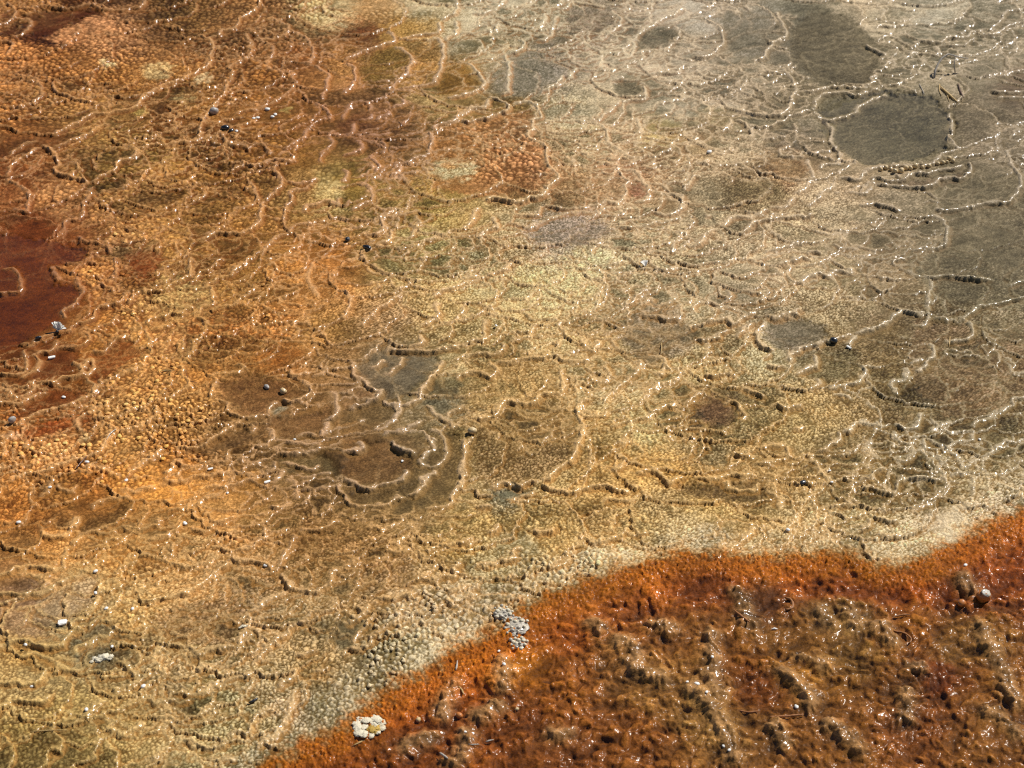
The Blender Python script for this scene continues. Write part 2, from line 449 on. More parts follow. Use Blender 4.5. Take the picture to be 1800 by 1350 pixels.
COLORS = """60 20 165 115 65|150 25 95 50 25|60 60 85 40 20|200 60 165 115 75|330 30 120 85 45|300 90 135 90 50|420 60 120 80 45|470 20 150 105 60|560 20 185 165 110|660 20 165 125 70|760 20 180 155 100|860 20 190 175 125|960 20 165 150 105|1060 30 130 115 85|1160 30 160 150 115|1260 30 165 155 120|1290 60 120 110 80|1380 20 150 140 105|1440 40 105 98 72|1500 20 185 160 105|1560 40 160 145 100|1640 30 165 155 115|1740 20 175 160 115|1700 80 140 128 92|1790 60 150 135 95
20 110 180 115 65|100 120 150 95 50|250 150 150 100 50|430 100 120 75 38|470 130 150 95 45|540 100 125 75 40|600 110 160 110 55|640 60 110 55 28|670 110 115 85 35|700 60 160 115 50|740 120 150 100 40|810 135 140 95 30|790 80 185 160 105|860 80 175 150 95|900 150 150 135 100|960 120 125 115 90|1040 60 130 110 80|1090 100 185 165 115|1150 65 110 100 75|1150 130 190 170 120|1230 100 165 150 110|1300 130 150 135 95|1380 80 110 100 75|1480 80 100 88 60|1500 130 110 95 62|1620 110 135 122 85|1720 120 135 120 85|1790 150 110 85 55
20 200 165 105 55|100 180 155 110 60|180 200 160 115 60|200 240 150 115 60|60 260 130 70 35|300 200 130 80 38|330 170 150 105 50|400 220 135 85 40|480 210 140 88 40|470 270 145 95 42|560 200 140 88 42|600 170 150 100 55|640 220 110 60 35|690 200 130 80 45|690 260 100 55 30|760 180 160 125 65|830 200 150 110 50|900 190 130 95 35|880 260 150 85 35|820 250 150 95 40|950 300 165 115 60|1000 200 180 160 105|1040 250 170 145 85|1080 190 190 160 100|1110 230 190 155 90|1160 230 160 130 50|1130 150 120 105 70|1200 180 185 170 120|1280 160 165 150 110|1260 210 150 125 65|1340 190 130 112 75|1380 240 135 118 85|1290 260 195 165 100|1220 260 175 135 65|1400 200 120 105 70|1560 200 105 90 55|1620 240 112 98 60|1720 220 125 105 70|1780 250 130 110 75
30 310 120 60 30|100 350 165 115 70|60 400 115 50 20|200 300 145 110 52|260 330 165 120 65|250 270 130 100 45|330 330 160 110 50|400 300 150 100 45|380 380 150 105 50|440 330 155 110 55|520 280 140 95 42|540 330 165 125 65|580 340 190 165 95|620 330 150 115 45|700 290 140 95 50|770 330 140 105 40|740 370 140 110 45|660 380 160 125 60|820 380 160 125 60|900 330 160 110 50|900 380 175 145 85|1020 330 165 125 60|1020 400 155 130 95|1100 310 165 110 60|1160 340 165 120 55|1130 400 170 145 85|1220 320 170 140 80|1320 320 145 110 45|1380 295 165 100 35|1330 340 140 110 50|1430 330 195 160 95|1400 390 180 150 85|1250 400 185 155 90|1500 340 180 145 85|1560 360 140 118 75|1480 380 180 150 90|1700 340 115 98 62|1760 400 110 92 58|1620 400 125 105 65|1780 330 115 98 65
40 470 105 45 15|100 520 115 55 20|30 540 90 35 12|120 440 130 60 25|170 480 175 120 65|230 440 180 135 80|250 480 130 70 28|320 440 165 120 60|310 510 180 150 90|400 450 150 95 40|430 500 165 115 50|470 450 160 110 50|520 480 165 110 50|560 470 170 105 45|600 450 170 100 40|640 440 165 125 60|700 450 170 145 80|760 430 175 150 80|740 520 165 130 70|820 470 185 160 95|900 440 160 130 75|960 410 165 145 105|960 500 190 165 95|1060 450 185 165 100|1050 520 180 155 90|1150 480 170 145 85|1200 440 195 165 95|1200 520 175 150 90|1280 460 200 170 105|1350 490 200 165 100|1300 530 140 120 80|1420 470 170 140 80|1480 500 165 135 75|1560 490 140 112 65|1600 440 135 112 68|1700 460 115 98 62|1760 480 115 98 62
30 620 100 45 15|90 610 110 55 20|60 680 110 55 22|180 600 160 100 45|150 660 130 65 20|250 600 180 125 65|230 660 185 130 70|300 600 185 130 75|350 640 185 120 55|380 580 165 90 38|430 620 170 105 45|500 560 175 115 55|480 620 165 90 35|450 680 120 80 40|560 580 185 135 65|600 640 150 110 60|680 560 170 130 75|640 680 125 90 55|700 640 110 92 65|780 560 175 140 75|800 640 170 140 80|880 560 180 150 85|900 660 150 115 55|960 620 185 155 90|1050 600 175 140 75|1150 600 130 105 65|1160 560 145 120 80|1200 640 180 150 85|1060 680 180 150 90|1280 600 185 150 85|1390 590 125 105 70|1330 620 180 155 95|1480 620 125 100 58|1440 560 165 135 78|1560 580 130 102 60|1650 600 118 96 58|1740 560 120 100 62|1760 640 130 98 60|1700 700 130 98 58|1600 700 125 100 58|1500 700 145 115 65
30 780 175 120 65|100 790 190 140 85|60 760 140 70 25|120 740 125 60 20|200 720 185 140 80|220 780 180 130 70|330 730 185 135 70|400 760 150 110 60|380 790 110 80 45|320 800 180 115 50|500 760 120 85 45|470 720 125 95 60|560 740 135 95 50|640 780 115 82 45|700 800 105 75 42|740 720 130 105 65|760 700 115 98 65|850 770 150 118 60|950 780 120 88 45|900 820 140 105 55|1050 760 185 145 75|1130 740 175 150 85|1240 720 120 85 50|1300 740 165 135 75|1250 790 130 105 60|1330 790 150 115 60|1400 740 175 140 75|1480 790 130 105 60|1450 720 195 155 85|1580 760 135 105 60|1700 770 125 98 58|1640 820 130 108 65|1760 800 130 108 65|1550 820 160 128 72
40 880 165 100 45|100 860 175 115 55|160 860 165 95 40|60 930 170 100 45|220 850 180 120 55|300 860 185 120 50|350 900 180 130 65|250 930 180 135 75|430 850 175 120 55|500 840 120 92 52|560 880 105 78 42|660 860 110 82 45|720 880 100 75 40|760 830 110 82 45|480 920 150 115 60|600 920 140 105 55|700 940 150 112 60|840 860 165 130 70|880 860 120 105 70|960 860 150 118 60|840 910 175 135 65|920 920 150 118 60|1040 870 180 135 65|1120 830 190 140 65|1060 920 150 115 58|1180 840 175 125 55|1160 880 165 130 70|1280 860 145 105 50|1320 860 110 82 45|1250 900 175 135 65|1400 850 190 145 75|1440 880 190 155 90|1500 850 160 130 75|1600 850 130 105 60|1650 870 110 85 45|1700 860 145 122 75|1770 860 165 140 90
40 1000 185 125 70|60 960 180 120 60|120 950 185 130 70|150 1020 165 135 85|60 1040 170 120 80|140 1060 160 125 80|230 990 185 125 60|220 1040 185 145 85|330 960 165 130 75|350 1030 165 120 65|430 1010 140 105 58|480 1030 150 110 60|430 960 170 125 65|540 960 135 100 52|560 1000 140 105 55|620 960 150 110 58|640 1010 130 98 55|700 1000 150 112 65|760 1000 165 130 75|800 960 175 135 65|860 1000 160 135 80|920 960 165 140 85|980 940 180 140 70|960 1010 190 160 100|1050 980 190 165 110|1110 930 170 135 70|1200 930 190 155 90|1250 950 200 170 110|1350 940 190 155 90|1320 910 185 145 75|1450 940 200 165 100|1500 920 180 155 95|1580 960 205 175 115|1650 930 200 170 115|1750 890 200 170 115
40 1090 170 125 80|60 1150 165 120 60|130 1090 165 135 85|180 1110 125 100 60|160 1140 130 112 75|240 1080 185 140 75|330 1080 145 105 58|400 1080 160 115 62|440 1060 150 115 70|350 1130 170 135 75|430 1130 165 130 75|300 1180 175 140 85|520 1060 150 120 70|600 1110 110 90 55|560 1150 155 120 65|640 1100 145 118 70|660 1060 150 115 65|720 1080 180 160 110|780 1050 185 155 100|700 1130 160 140 90|760 1110 190 165 110|620 1200 165 140 90
60 1210 165 130 75|120 1250 160 125 65|60 1300 145 112 55|160 1320 150 118 60|240 1260 160 125 65|300 1250 165 130 75|400 1230 170 145 85|450 1200 165 135 80|380 1310 165 140 80|460 1290 160 130 70|520 1250 185 150 95|560 1180 150 115 60|560 1240 180 155 100|480 1320 175 150 95|900 1050 180 150 95|840 1080 185 155 100
S
680 1250 165 85 30|760 1200 175 90 28|850 1150 180 95 28|920 1170 160 95 25|800 1260 120 62 22|700 1310 110 58 22|900 1250 110 60 25|1000 1100 150 80 28|1000 1180 125 72 30|1000 1300 115 65 30|1100 1060 130 70 28|1080 1150 130 85 45|1150 1000 170 90 30|1150 1200 130 88 48|1100 1280 120 70 30|1250 1020 120 62 25|1250 1100 125 78 38|1250 1250 130 92 52|1300 990 175 95 32|1350 1060 95 55 28|1400 1000 165 85 28|1400 1120 125 82 40|1430 1180 145 95 42|1340 1200 110 60 22|1480 1080 125 90 52|1500 1020 120 60 22|1500 1150 115 80 42|1560 1200 110 68 30|1450 1280 120 75 35|1600 1010 150 75 22|1680 960 175 90 28|1760 930 185 98 32|1700 1030 105 52 20|1780 1000 130 65 22|1600 1120 130 78 32|1650 1180 110 55 20|1700 1120 125 85 45|1750 1200 125 78 35|1600 1270 115 65 28|1740 1290 120 75 35
"""
BASINS = """80 36 16;4;0;30,25 100,15 175,15 165,30 130,40 100,60 60,70 45,45
95 50 28;3;0;0,15 25,20 20,40 0,55
70 35 18;3;0;30,35 45,45 35,60 10,65 0,60
108 50 10;4;1;-40,400 40,410 100,420 160,435 150,455 100,470 95,500 130,500 140,515 100,560 60,590 20,610 -40,625
105 52 20;3;1;60,605 100,595 135,610 140,640 120,660 60,665 70,630
115 58 20;3;1;40,690 100,675 150,685 160,690 110,715 50,735 35,720
135 65 22;1;2;60,745 150,720 165,740 110,760 40,775 40,755
130 65 20;2;1;160,620 190,600 235,600 250,620 230,640 170,670 155,660
125 62 25;2;1;210,450 250,440 290,445 280,475 255,495 230,480
125 85 45;3;2;380,670 440,650 500,665 540,690 520,700 470,730 425,730 400,710 375,700
120 85 48;3;2;430,750 480,730 560,720 590,700 580,740 560,760 500,770 460,765
112 82 48;4;2;310,800 370,770 420,745 470,755 460,775 400,790 375,795
95 80 48;3;2;490,800 560,785 580,800 600,830 560,835 500,830
110 92 65;3;2;620,640 680,610 760,620 775,640 745,660 720,690 680,700 650,680
105 80 45;3;2;600,720 640,700 690,700 700,715 690,740 650,745 600,740
110 95 65;2;2;745,700 790,690 820,705 800,730 780,745 755,725
115 80 42;3;2;600,760 680,770 720,800 730,820 700,845 640,850 600,840
100 75 40;3;2;605,860 700,855 740,830 745,860 720,880 660,890 615,885
108 80 42;3;2;745,810 770,760 815,760 815,830 800,870 760,890 740,860
135 102 55;1;4;830,740 900,705 990,700 1015,740 1015,790 980,820 950,845 880,850 840,830 825,780
115 105 75;4;1;860,855 905,845 940,860 900,870 870,870
155 98 42;1;6;745,250 800,215 880,195 945,200 940,240 960,260 975,305 940,340 880,345 800,340 760,330
165 120 60;1;5;960,320 1000,300 1080,300 1100,320 1090,350 1000,365 960,355
150 85 45;2;2;1100,320 1130,320 1138,345 1120,355 1100,345
152 132 100;2;3;915,400 1000,380 1075,395 1080,415 1000,435 930,420
115 85 35;1;3;635,95 690,80 720,100 715,125 690,145 650,150 625,120
150 105 45;1;3;720,80 770,65 780,100 765,140 735,150 725,110
140 92 28;1;3;790,105 815,115 848,145 830,160 770,168 760,160
155 115 50;1;3;705,35 770,30 775,55 720,65 690,60
105 95 70;3;1;1115,55 1155,45 1185,65 1180,85 1115,88
128 108 78;2;2;985,15 1060,15 1090,40 1060,55 1000,60
130 120 92;2;2;900,95 950,100 990,135 950,165 895,160
105 90 60;3;1;1075,145 1120,145 1125,165 1085,170
105 92 58;8;2;1430,190 1480,165 1560,160 1640,170 1680,215 1665,265 1600,285 1520,290 1470,270 1440,230
106 90 58;4;2;1380,60 1430,15 1500,35 1560,90 1530,145 1440,150 1395,110
125 115 88;2;2;1265,20 1350,15 1365,50 1340,100 1290,100 1265,60
115 100 65;3;1;1295,200 1390,205 1400,215 1360,225 1320,222
112 98 62;3;1;1430,165 1520,165 1500,180 1440,200
150 108 45;1;2;1330,260 1400,275 1420,310 1390,325 1360,300
135 105 48;1;3;1275,320 1350,310 1390,345 1360,360 1290,350
120 92 58;3;1;1530,325 1690,305 1700,300 1700,318 1640,325 1600,330
112 95 60;2;2;1640,330 1790,300 1840,340 1840,560 1640,520 1600,480 1640,440 1665,400
120 102 72;3;2;1335,570 1400,555 1455,570 1455,600 1400,615 1350,605 1335,590
118 98 58;2;3;1400,620 1440,610 1500,615 1520,650 1480,675 1440,670 1400,640
122 95 52;2;3;1500,585 1570,550 1590,565 1570,600 1600,620 1580,660 1530,640 1500,610
125 95 58;2;3;1610,560 1700,570 1720,600 1660,620 1840,680 1780,720 1680,740 1620,700 1590,650
115 78 45;2;2;1215,700 1250,685 1285,700 1300,730 1280,745 1240,740
138 112 72;2;3;1100,560 1180,545 1230,580 1210,610 1150,640 1110,620 1090,590
115 85 45;3;3;1190,850 1255,850 1330,845 1345,870 1280,880 1190,870
150 115 58;1;4;820,630 930,620 985,640 985,685 900,700 830,720 800,690
128 95 50;2;4;500,920 580,900 650,920 640,950 560,980 500,960
140 102 58;1;4;320,1060 430,1040 430,1080 400,1130 330,1130 270,1120 260,1080
112 92 58;2;2;570,1110 610,1080 650,1085 640,1115 610,1140 580,1130
125 102 65;2;3;140,1110 200,1090 215,1130 190,1150 150,1150
165 130 88;1;3;60,1040 140,1010 170,1010 165,1060 130,1090 60,1090
178 125 80;0;2;80,65 130,40 200,20 205,55 150,75 100,85"""
STREAM = [(300,1450),(445,1352),(480,1325),(540,1295),(600,1270),(630,1240),(700,1195),(780,1150),(830,1120),(880,1085),(940,1050),(990,1030),(1060,1000),(1120,985),(1180,970),(1240,965),(1330,975),(1420,970),(1490,965),(1550,985),(1620,980),(1680,945),(1740,915),(1800,895),(1960,840),(2400,760)]
RIDGES = """I 1540,560 1580,620 1640,740 1700,860 1740,980 1800,1050
I 0,880 100,960 180,1060 240,1180 270,1340
I 130,600 150,700 150,850 200,1000
I 470,830 560,860 620,930 690,1000 640,1060
I 860,470 900,560 940,640
I 1190,890 1175,1000 1180,1130
I 440,1090 500,1150 540,1260
I 700,480 760,560 800,620
I 580,900 660,950 700,1040
I 720,1080 800,1130 900,1200 960,1300
I 220,400 300,440 340,560 400,640
I 960,620 1060,600 1090,660 1180,700
I 1150,800 1230,810 1300,840
I 1540,1030 1640,1050 1720,1110 1790,1200
I 560,780 640,760 720,800 740,860
I 1490,300 1470,360 1500,400 1580,450
H 1400,660 1500,680 1540,720 1560,820 1660,860 1760,900
H 520,1100 540,1000 580,920 610,850
H 640,1100 660,1180 620,1270 520,1330
H 830,740 860,800 850,900 870,960
H 270,1230 430,1190 500,1120
H 660,1080 740,1055 860,980
H 1300,540 1340,600 1400,640
H 1600,560 1700,600 1790,640
H 1060,1180 1150,1160 1240,1180"""
TILE = {'A':(0,0),'B':(600,0),'C':(1200,0),'D':(0,450),'E':(600,450),'F':(1200,450),'G':(0,900),'H':(600,900),'I':(1200,900)}
ELL = [(192,114,22,10,(200,178,130)),(275,125,32,16,(190,163,110)),(355,138,18,10,(205,182,135)),(320,172,28,9,(198,168,108)),(245,198,18,8,(185,160,85)),
       (795,298,42,22,(205,180,112)),(788,292,18,9,(180,125,55)),(580,335,28,15,(198,172,102)),(500,196,14,7,(180,150,80)),(1190,235,22,11,(150,112,28)),
       (25,765,22,9,(195,150,110)),(150,770,13,9,(190,165,115)),(490,718,20,11,(150,140,105)),(905,1172,24,15,(150,112,28)),(1160,60,20,8,(105,98,74)),(540,1310,26,14,(205,110,40))]
# how pebbly the crust is: x, y, relief 0..1, cell size 0..1
PEB = [(200,60,.9,1),(330,60,1,1),(100,120,.7,.8),(250,150,.6,.6),(430,80,.8,.9),(300,200,.5,.6),(150,340,.9,.9),(60,260,.5,.8),(250,300,.7,.8),(400,330,.8,.8),(480,210,.5,.7),(640,220,.4,.6),(60,450,.1,.5),(60,540,.08,.5),(90,620,.1,.5),(170,490,.7,.8),(240,460,.9,1),(310,510,.7,.8),(250,620,.9,1),(350,600,.9,.9),(100,790,1,1),(250,700,1,.9),(330,740,1,.9),(430,580,.8,.8),(470,640,.5,.7),(480,700,.25,.4),(640,780,.2,.3),(700,650,.2,.3),(760,850,.25,.3),(560,760,.25,.3),(560,480,.6,.6),(120,900,.6,.7),(300,870,.6,.7),(450,850,.6,.6),(100,1000,.7,.6),(350,1000,.8,.5),(60,1070,.6,.4),(350,1080,.9,.55),(560,950,.8,.5),(650,1020,.8,.4),(100,1200,.7,.4),(300,1200,.8,.5),(100,1310,.9,.5),(450,1250,.8,.4),(600,1200,.9,.55),(720,1120,1,.7),(780,1080,1,.8),(870,280,1,1),(800,300,.6,.5),(700,100,.6,.5),(800,120,.5,.5),(900,60,.5,.4),(1030,330,.7,.6),(950,400,.7,.4),(760,360,.8,.5),(640,400,.8,.5),(900,480,1,.45),(760,520,.9,.4),(1000,560,1,.5),(860,640,.9,.5),(930,780,.9,.5),(1060,480,.9,.4),(1200,420,.7,.3),(1050,250,.7,.4),(1200,200,.4,.2),(1100,100,.35,.2),(1300,100,.3,.2),(1450,80,.25,.2),(1550,230,.3,.3),(1700,120,.25,.2),(1700,400,.25,.2),(1600,460,.35,.2),(1400,430,.6,.3),(1300,330,.7,.4),(1150,620,.9,.45),(1250,660,1,.5),(1330,540,.7,.35),(1400,590,.5,.3),(1480,640,.7,.35),(1650,600,.7,.35),(1740,640,.7,.4),(1650,760,.8,.4),(1100,780,1,.5),(1300,790,1,.5),(1450,760,1,.5),(1400,860,1,.5),(1550,860,1,.45),(1750,850,.9,.45),(1000,900,1,.5),(1180,900,1,.5),(900,980,1,.55),(1000,990,1,.6),(1300,930,.8,.5),(1500,930,.8,.45),(1620,950,.7,.4)]

def lin(c):
    c = np.asarray(c, dtype=np.float64)/255.0
    return np.where(c <= .04045, c/12.92, ((c+.055)/1.055)**2.4)
def px2g(u, v):
    xc = (np.asarray(u, float)-900)/900*HT; yc = (675-np.asarray(v, float))/900*HT
    dy = math.cos(PITCH)+yc*math.sin(PITCH); dz = -math.sin(PITCH)+yc*math.cos(PITCH)
    t = CAMH/(-dz)
    return xc*t, dy*t

# ---------------------------------------------------------------- lattice (finer where the crust is near)
NU, NV = 1120, 1010
fu = np.linspace(-80, 1880, NU); _st = np.cumsum(1+.8*np.linspace(0, 1, NV-1)); fv = -40+1430*np.concatenate([[0], _st])/_st[-1]
def tail(a, b, n):
    t = np.linspace(0, 1, n+1)[1:]
    return a + (b-a)*(t**3*.985+.015*t)
def mid(a, b, n): return np.linspace(a, b, n+1)[1:]
us = np.concatenate([tail(-380, -9000, 36)[::-1], mid(-80, -380, 60)[::-1], fu, mid(1880, 2180, 60), tail(2180, 10800, 36)])
vs = np.concatenate([tail(-240, -1748, 44)[::-1], mid(-40, -240, 48)[::-1], fv, mid(1390, 1520, 26), tail(1520, 3600, 22)])
W, H = len(us), len(vs)
U, V = np.meshgrid(us.astype(np.float32), vs.astype(np.float32))
X, Y = px2g(U, V); X = X.astype(np.float32); Y = Y.astype(np.float32)
fine = np.ones((H, W), np.float32)
fine *= np.clip(1-np.maximum(-200-U, U-2000)/300, 0, 1)*np.clip(1-np.maximum(-120-V, V-1440)/150, 0, 1)

fine2 = np.clip(1-np.maximum(-130-U, U-1930)/1400, 0, 1)*np.clip(1-np.maximum(-60-V, V-1410)/600, 0, 1)
rng = np.random.default_rng(11)
TAB = rng.random((16, 256, 256)).astype(np.float32)
def vnoise(x, y, k=0):
    xf = np.floor(x); yf = np.floor(y)
    xi = xf.astype(np.int32) & 255; yi = yf.astype(np.int32) & 255
    fx = (x-xf).astype(np.float32); fy = (y-yf).astype(np.float32)
    fx = fx*fx*(3-2*fx); fy = fy*fy*(3-2*fy)
    T = TAB[k]; x1 = (xi+1) & 255; y1 = (yi+1) & 255
    a = T[yi, xi]; b = T[yi, x1]; c = T[y1, xi]; d = T[y1, x1]
    return (a+(b-a)*fx)*(1-fy)+(c+(d-c)*fx)*fy
def fbm(x, y, o=4, k=0, g=.5):
    s = 0; a = 1; n = 0
    for i in range(o):
        s = s+a*vnoise(x*2**i+17.3*i, y*2**i+9.1*i, (k+i) % 16); n += a; a *= g
    return s/n*2-1                                   # about -1..1
def sm(a, b, x):
    t = np.clip((x-a)/(b-a), 0, 1); return t*t*(3-2*t)
def voronoi(x, y, k):
    xf = np.floor(x); yf = np.floor(y)
    xi = xf.astype(np.int32); yi = yf.astype(np.int32)
    F1 = np.full(x.shape, 9, np.float32); F2 = F1.copy(); R = np.zeros(x.shape, np.float32)
    for dy in (-1, 0, 1):
        for dx in (-1, 0, 1):
            a = (xi+dx) & 255; b = (yi+dy) & 255
            px = dx+.02+.96*TAB[k][b, a]-(x-xf); py = dy+.02+.96*TAB[k+1][b, a]-(y-yf)
            d = (px*px+py*py).astype(np.float32)
            r = TAB[k+2][b, a]
            d = d*(1.15-.4*r)
            c = d < F1
            F2 = np.where(c, F1, np.minimum(F2, d)); R = np.where(c, r, R); F1 = np.where(c, d, F1)
    return np.sqrt(F1), np.sqrt(F2), R

# coarse maps over photo space, then read back with a wandering offset
cgu = np.linspace(-130, 1930, 207); cgv = np.linspace(-60, 1410, 148)
CU, CV = np.meshgrid(cgu, cgv)
def shepard(pts, vals, p=2.0, e=14):
    num = 0; den = 0
    for (x, y), val in zip(pts, vals):
        w = 1/(((CU-x)**2+((CV-y)*1.5)**2)+e*e)**p
        num = num+w[..., None]*np.asarray(val)[None, None]; den = den+w
    return num/den[..., None]
def read(m, du, dv):
    fx = 206*np.abs((((U+du+130)/2060)+1) % 2-1)
    fy = 147*np.abs((((V+dv+60)/1470)+1) % 2-1); fx = np.clip(fx, 0, 205.999); fy = np.clip(fy, 0, 146.999)
    xi = fx.astype(np.int32); yi = fy.astype(np.int32); fx = (fx-xi)[..., None]; fy = (fy-yi)[..., None]
    m = m.astype(np.float32)
    r = (m[yi, xi]*(1-fx)+m[yi, xi+1]*fx)*(1-fy)+(m[yi+1, xi]*(1-fx)+m[yi+1, xi+1]*fx)*fy
    return r.astype(np.float32)
land, strm = COLORS.split('S\n')
def parse(t):
    r = [list(map(float, q.split())) for l in t.strip().split('\n') for q in l.split('|')]
    return [q[:2] for q in r], [lin(q[2:]) for q in r]
lp, lc = parse(land); sp, sc_ = parse(strm)
lc = [np.array([c[0], c[1]*min(1.25, max(1, 1+.13*(c[0]/c[1]-1.8))), c[2]]) for c in lc]
CL = shepard(lp, lc); CS = shepard(sp, sc_)
CP = shepard([q[:2] for q in PEB], [q[2:] for q in PEB], 1.6, 30)
# metres on the ground from the stream's edge (positive inside the stream)
GX, GY = px2g(CU, CV); sx, sy = px2g(*np.array(STREAM, float).T)
D = np.full(CU.shape, 9.0); inside = np.zeros(CU.shape, bool)
for i in range(len(sx)-1):
    ax, ay, bx, by = sx[i], sy[i], sx[i+1], sy[i+1]
    t = np.clip(((GX-ax)*(bx-ax)+(GY-ay)*(by-ay))/((bx-ax)**2+(by-ay)**2), 0, 1)
    D = np.minimum(D, np.hypot(GX-ax-t*(bx-ax), GY-ay-t*(by-ay)))
    if True:
        m = (GX >= min(ax, bx)) & (GX < max(ax, bx))
        yy = ay+(GX-ax)/(bx-ax)*(by-ay)
        inside |= m & (GY < yy)
SD = np.where(inside, D, -D)[..., None]

xr = X*.94+Y*.34; yr = -X*.34+Y*.94
n1 = fbm(X*14, Y*14, 3, 0); n2 = fbm(X*14+50, Y*14+31, 3, 4)
n3 = fbm(X*70, Y*70, 3, 2); n4 = fbm(X*70+9, Y*70+4, 3, 6)
cst = read(CS, 26*n1+16*n3, 18*n2+10*n4)
peb = read(CP, 15*n1, 10*n2); pamp = peb[..., 0]*fine; psize = peb[..., 1]
sd = read(SD, 8*n3+9*n1, 6*n4+8*n2)[..., 0]+.006*n4+.004*n3

# ---------------------------------------------------------------- pebbly crust
n5 = fbm(X*130, Y*130, 2, 1); n6 = fbm(X*130+5, Y*130+8, 2, 9)
wx = X+.003*n3+.0026*n5; wy = Y+.003*n4+.0026*n6
def rot(x, y, deg):
    c, q = math.cos(math.radians(deg)), math.sin(math.radians(deg)); return x*c-y*q, x*q+y*c
CELL = .0102
ax_, ay_ = rot(wx, wy, 33); f1, f2, r1 = voronoi(ax_/CELL, ay_/CELL, 3)
ax_, ay_ = rot(wx, wy, 62); g1, g2, r2 = voronoi(ax_/.0070+70, ay_/.0070+20, 7)
ax_, ay_ = rot(wx, wy, 17); k1, k2, rk = voronoi(ax_/.0145+11, ay_/.0145+90, 9)
def dome(f1, f2, r): 
    e = sm(.03, np.clip(.54+.28*n1+.24*n5, .2, .95), f2-f1)
    return (e*(.45+.55*np.clip(1-(f1/.8)**2, 0, 1)))*(.45+.55*r), e
d1, e1 = dome(f1, f2, r1); d2, e2 = dome(g1, g2, r2); dk, ek = dome(k1, k2, rk)
far_ = sm(3.3, 4.0, Y)
e1 = e1*(1-far_)+ek*far_; r1 = r1*(1-far_)+rk*far_; d1 = d1*(1-far_)+dk*1.35*far_
big = sm(.35, .85, psize+.25*n1)
grit = fbm(X*240, Y*240, 2, 12)
crust = .0009*grit+(d1*.0062*big+d2*(.0042*(1-big)+.0013*big))*(.8+.5*n1)
cell_r = r1*big+r2*(1-big); cell_e = e1*big+e2*(1-big)
instream = sm(-.006, .012, sd)
rag = (cell_r-.5)*np.clip(pamp*1.3, 0, 1)
pamp = pamp*np.clip(.7+.6*sm(-.45, .35, fbm(X*9+4, Y*9+2, 3, 15))+.25*n3, .2, 1.25)
col = read(CL, 20*n1+9*n3+22*rag, 14*n2+6*n4+16*rag)

# ---------------------------------------------------------------- basins: colour, floor depth, part id
label = np.zeros((H, W), np.int32)            # 0 ground, 1000+i basin, 1+i rim
depth = np.zeros((H, W), np.float32)
Uw = U+8*n1+8*n3; Vw = V+6*n2+6*n4
def win(u0, u1, v0, v1):
    i0 = max(np.searchsorted(us, u0), 0); i1 = min(np.searchsorted(us, u1)+1, W)
    j0 = max(np.searchsorted(vs, v0), 0); j1 = min(np.searchsorted(vs, v1)+1, H)
    return slice(j0, j1), slice(i0, i1)
basins = []
for bi, l in enumerate(BASINS.strip().split('\n')):
    c, dep, pb, pts = l.split(';'); P = np.array([list(map(float, q.split(','))) for q in pts.split()])
    soft = 10.0
    w = win(P[:, 0].min()-30, P[:, 0].max()+30, P[:, 1].min()-25, P[:, 1].max()+25)
    u = Uw[w]; v = Vw[w]; ins = np.zeros(u.shape, bool); d = np.full(u.shape, 1e9, np.float32)
    for k in range(len(P)):
        a = P[k-1]; b = P[k]
        cr = (a[1] > v) != (b[1] > v)
        with np.errstate(divide='ignore', invalid='ignore'):
            ins ^= cr & (u < (b[0]-a[0])*(v-a[1])/(b[1]-a[1])+a[0])
        e = (b-a)*(1, 1.5)
        t = np.clip(((u-a[0])*e[0]+(v-a[1])*1.5*e[1])/(e@e), 0, 1)
        d = np.minimum(d, np.hypot(u-a[0]-t*e[0], (v-a[1])*1.5-t*e[1]))
    s = np.where(ins, d, -d)+14*rag[w]
    m = sm(-soft*.5, soft, s)
    base = lin(list(map(float, c.split())))
    mm = (m*.8)[..., None]
    col[w] = col[w]*(1-mm)+base*mm
    depth[w] = np.maximum(depth[w], m*float(dep)*.001)
    pamp[w] = pamp[w]*(1-m)+m*np.minimum(pamp[w], .22+.14*float(pb))
    lw = label[w]; lw[s > 3] = 1000+bi
    basins.append((base, P))
for (x, y, rx, ry, c) in ELL:
    w = win(x-rx*2, x+rx*2, y-ry*2, y+ry*2)
    q = np.hypot((Uw[w]-x)/rx, (Vw[w]-y)/ry)+.25*n3[w]
    m = (1-sm(.55, 1.15, q))[..., None]*.85
    if x == 540: m *= sm(-.01, .01, sd[w])[..., None]
    col[w] = col[w]*(1-m)+lin(c)*m

Z = crust*pamp*(1-instream)

# ---------------------------------------------------------------- rims (each a dam: crest, steep front, scour below)
Xw = X+.0022*n5+.0052*n3+.0045*fbm(X*38, Y*38, 2, 9); Yw = Y+.0026*n6+.0062*n4+.005*fbm(X*38+7, Y*38, 2, 11)
crest = np.zeros((H, W), np.float32); drop = np.zeros((H, W), np.float32)
cmask = np.zeros((H, W), np.float32); wmask = np.zeros((H, W), np.float32); hmask = np.zeros((H, W), np.float32); fmask = np.zeros((H, W), np.float32); bestd = np.full((H, W), 9, np.float32)
amod = .9+.38*fbm(X*45, Y*45, 3, 12)
def smooth_line(P, step=5.0):
    P = np.asarray(P, float); out = []
    Q = np.vstack([2*P[0]-P[1], P, 2*P[-1]-P[-2]])
    for i in range(1, len(Q)-2):
        p0, p1, p2, p3 = Q[i-1:i+3]; n = max(2, int(np.hypot(*(p2-p1))/step))
        for t in np.arange(n)/n:
            out.append(.5*((2*p1)+(-p0+p2)*t+(2*p0-5*p1+4*p2-p3)*t*t+(-p0+3*p1-3*p2+p3)*t**3))
    out.append(P[-1]); return np.array(out)
rims = []; tile = None
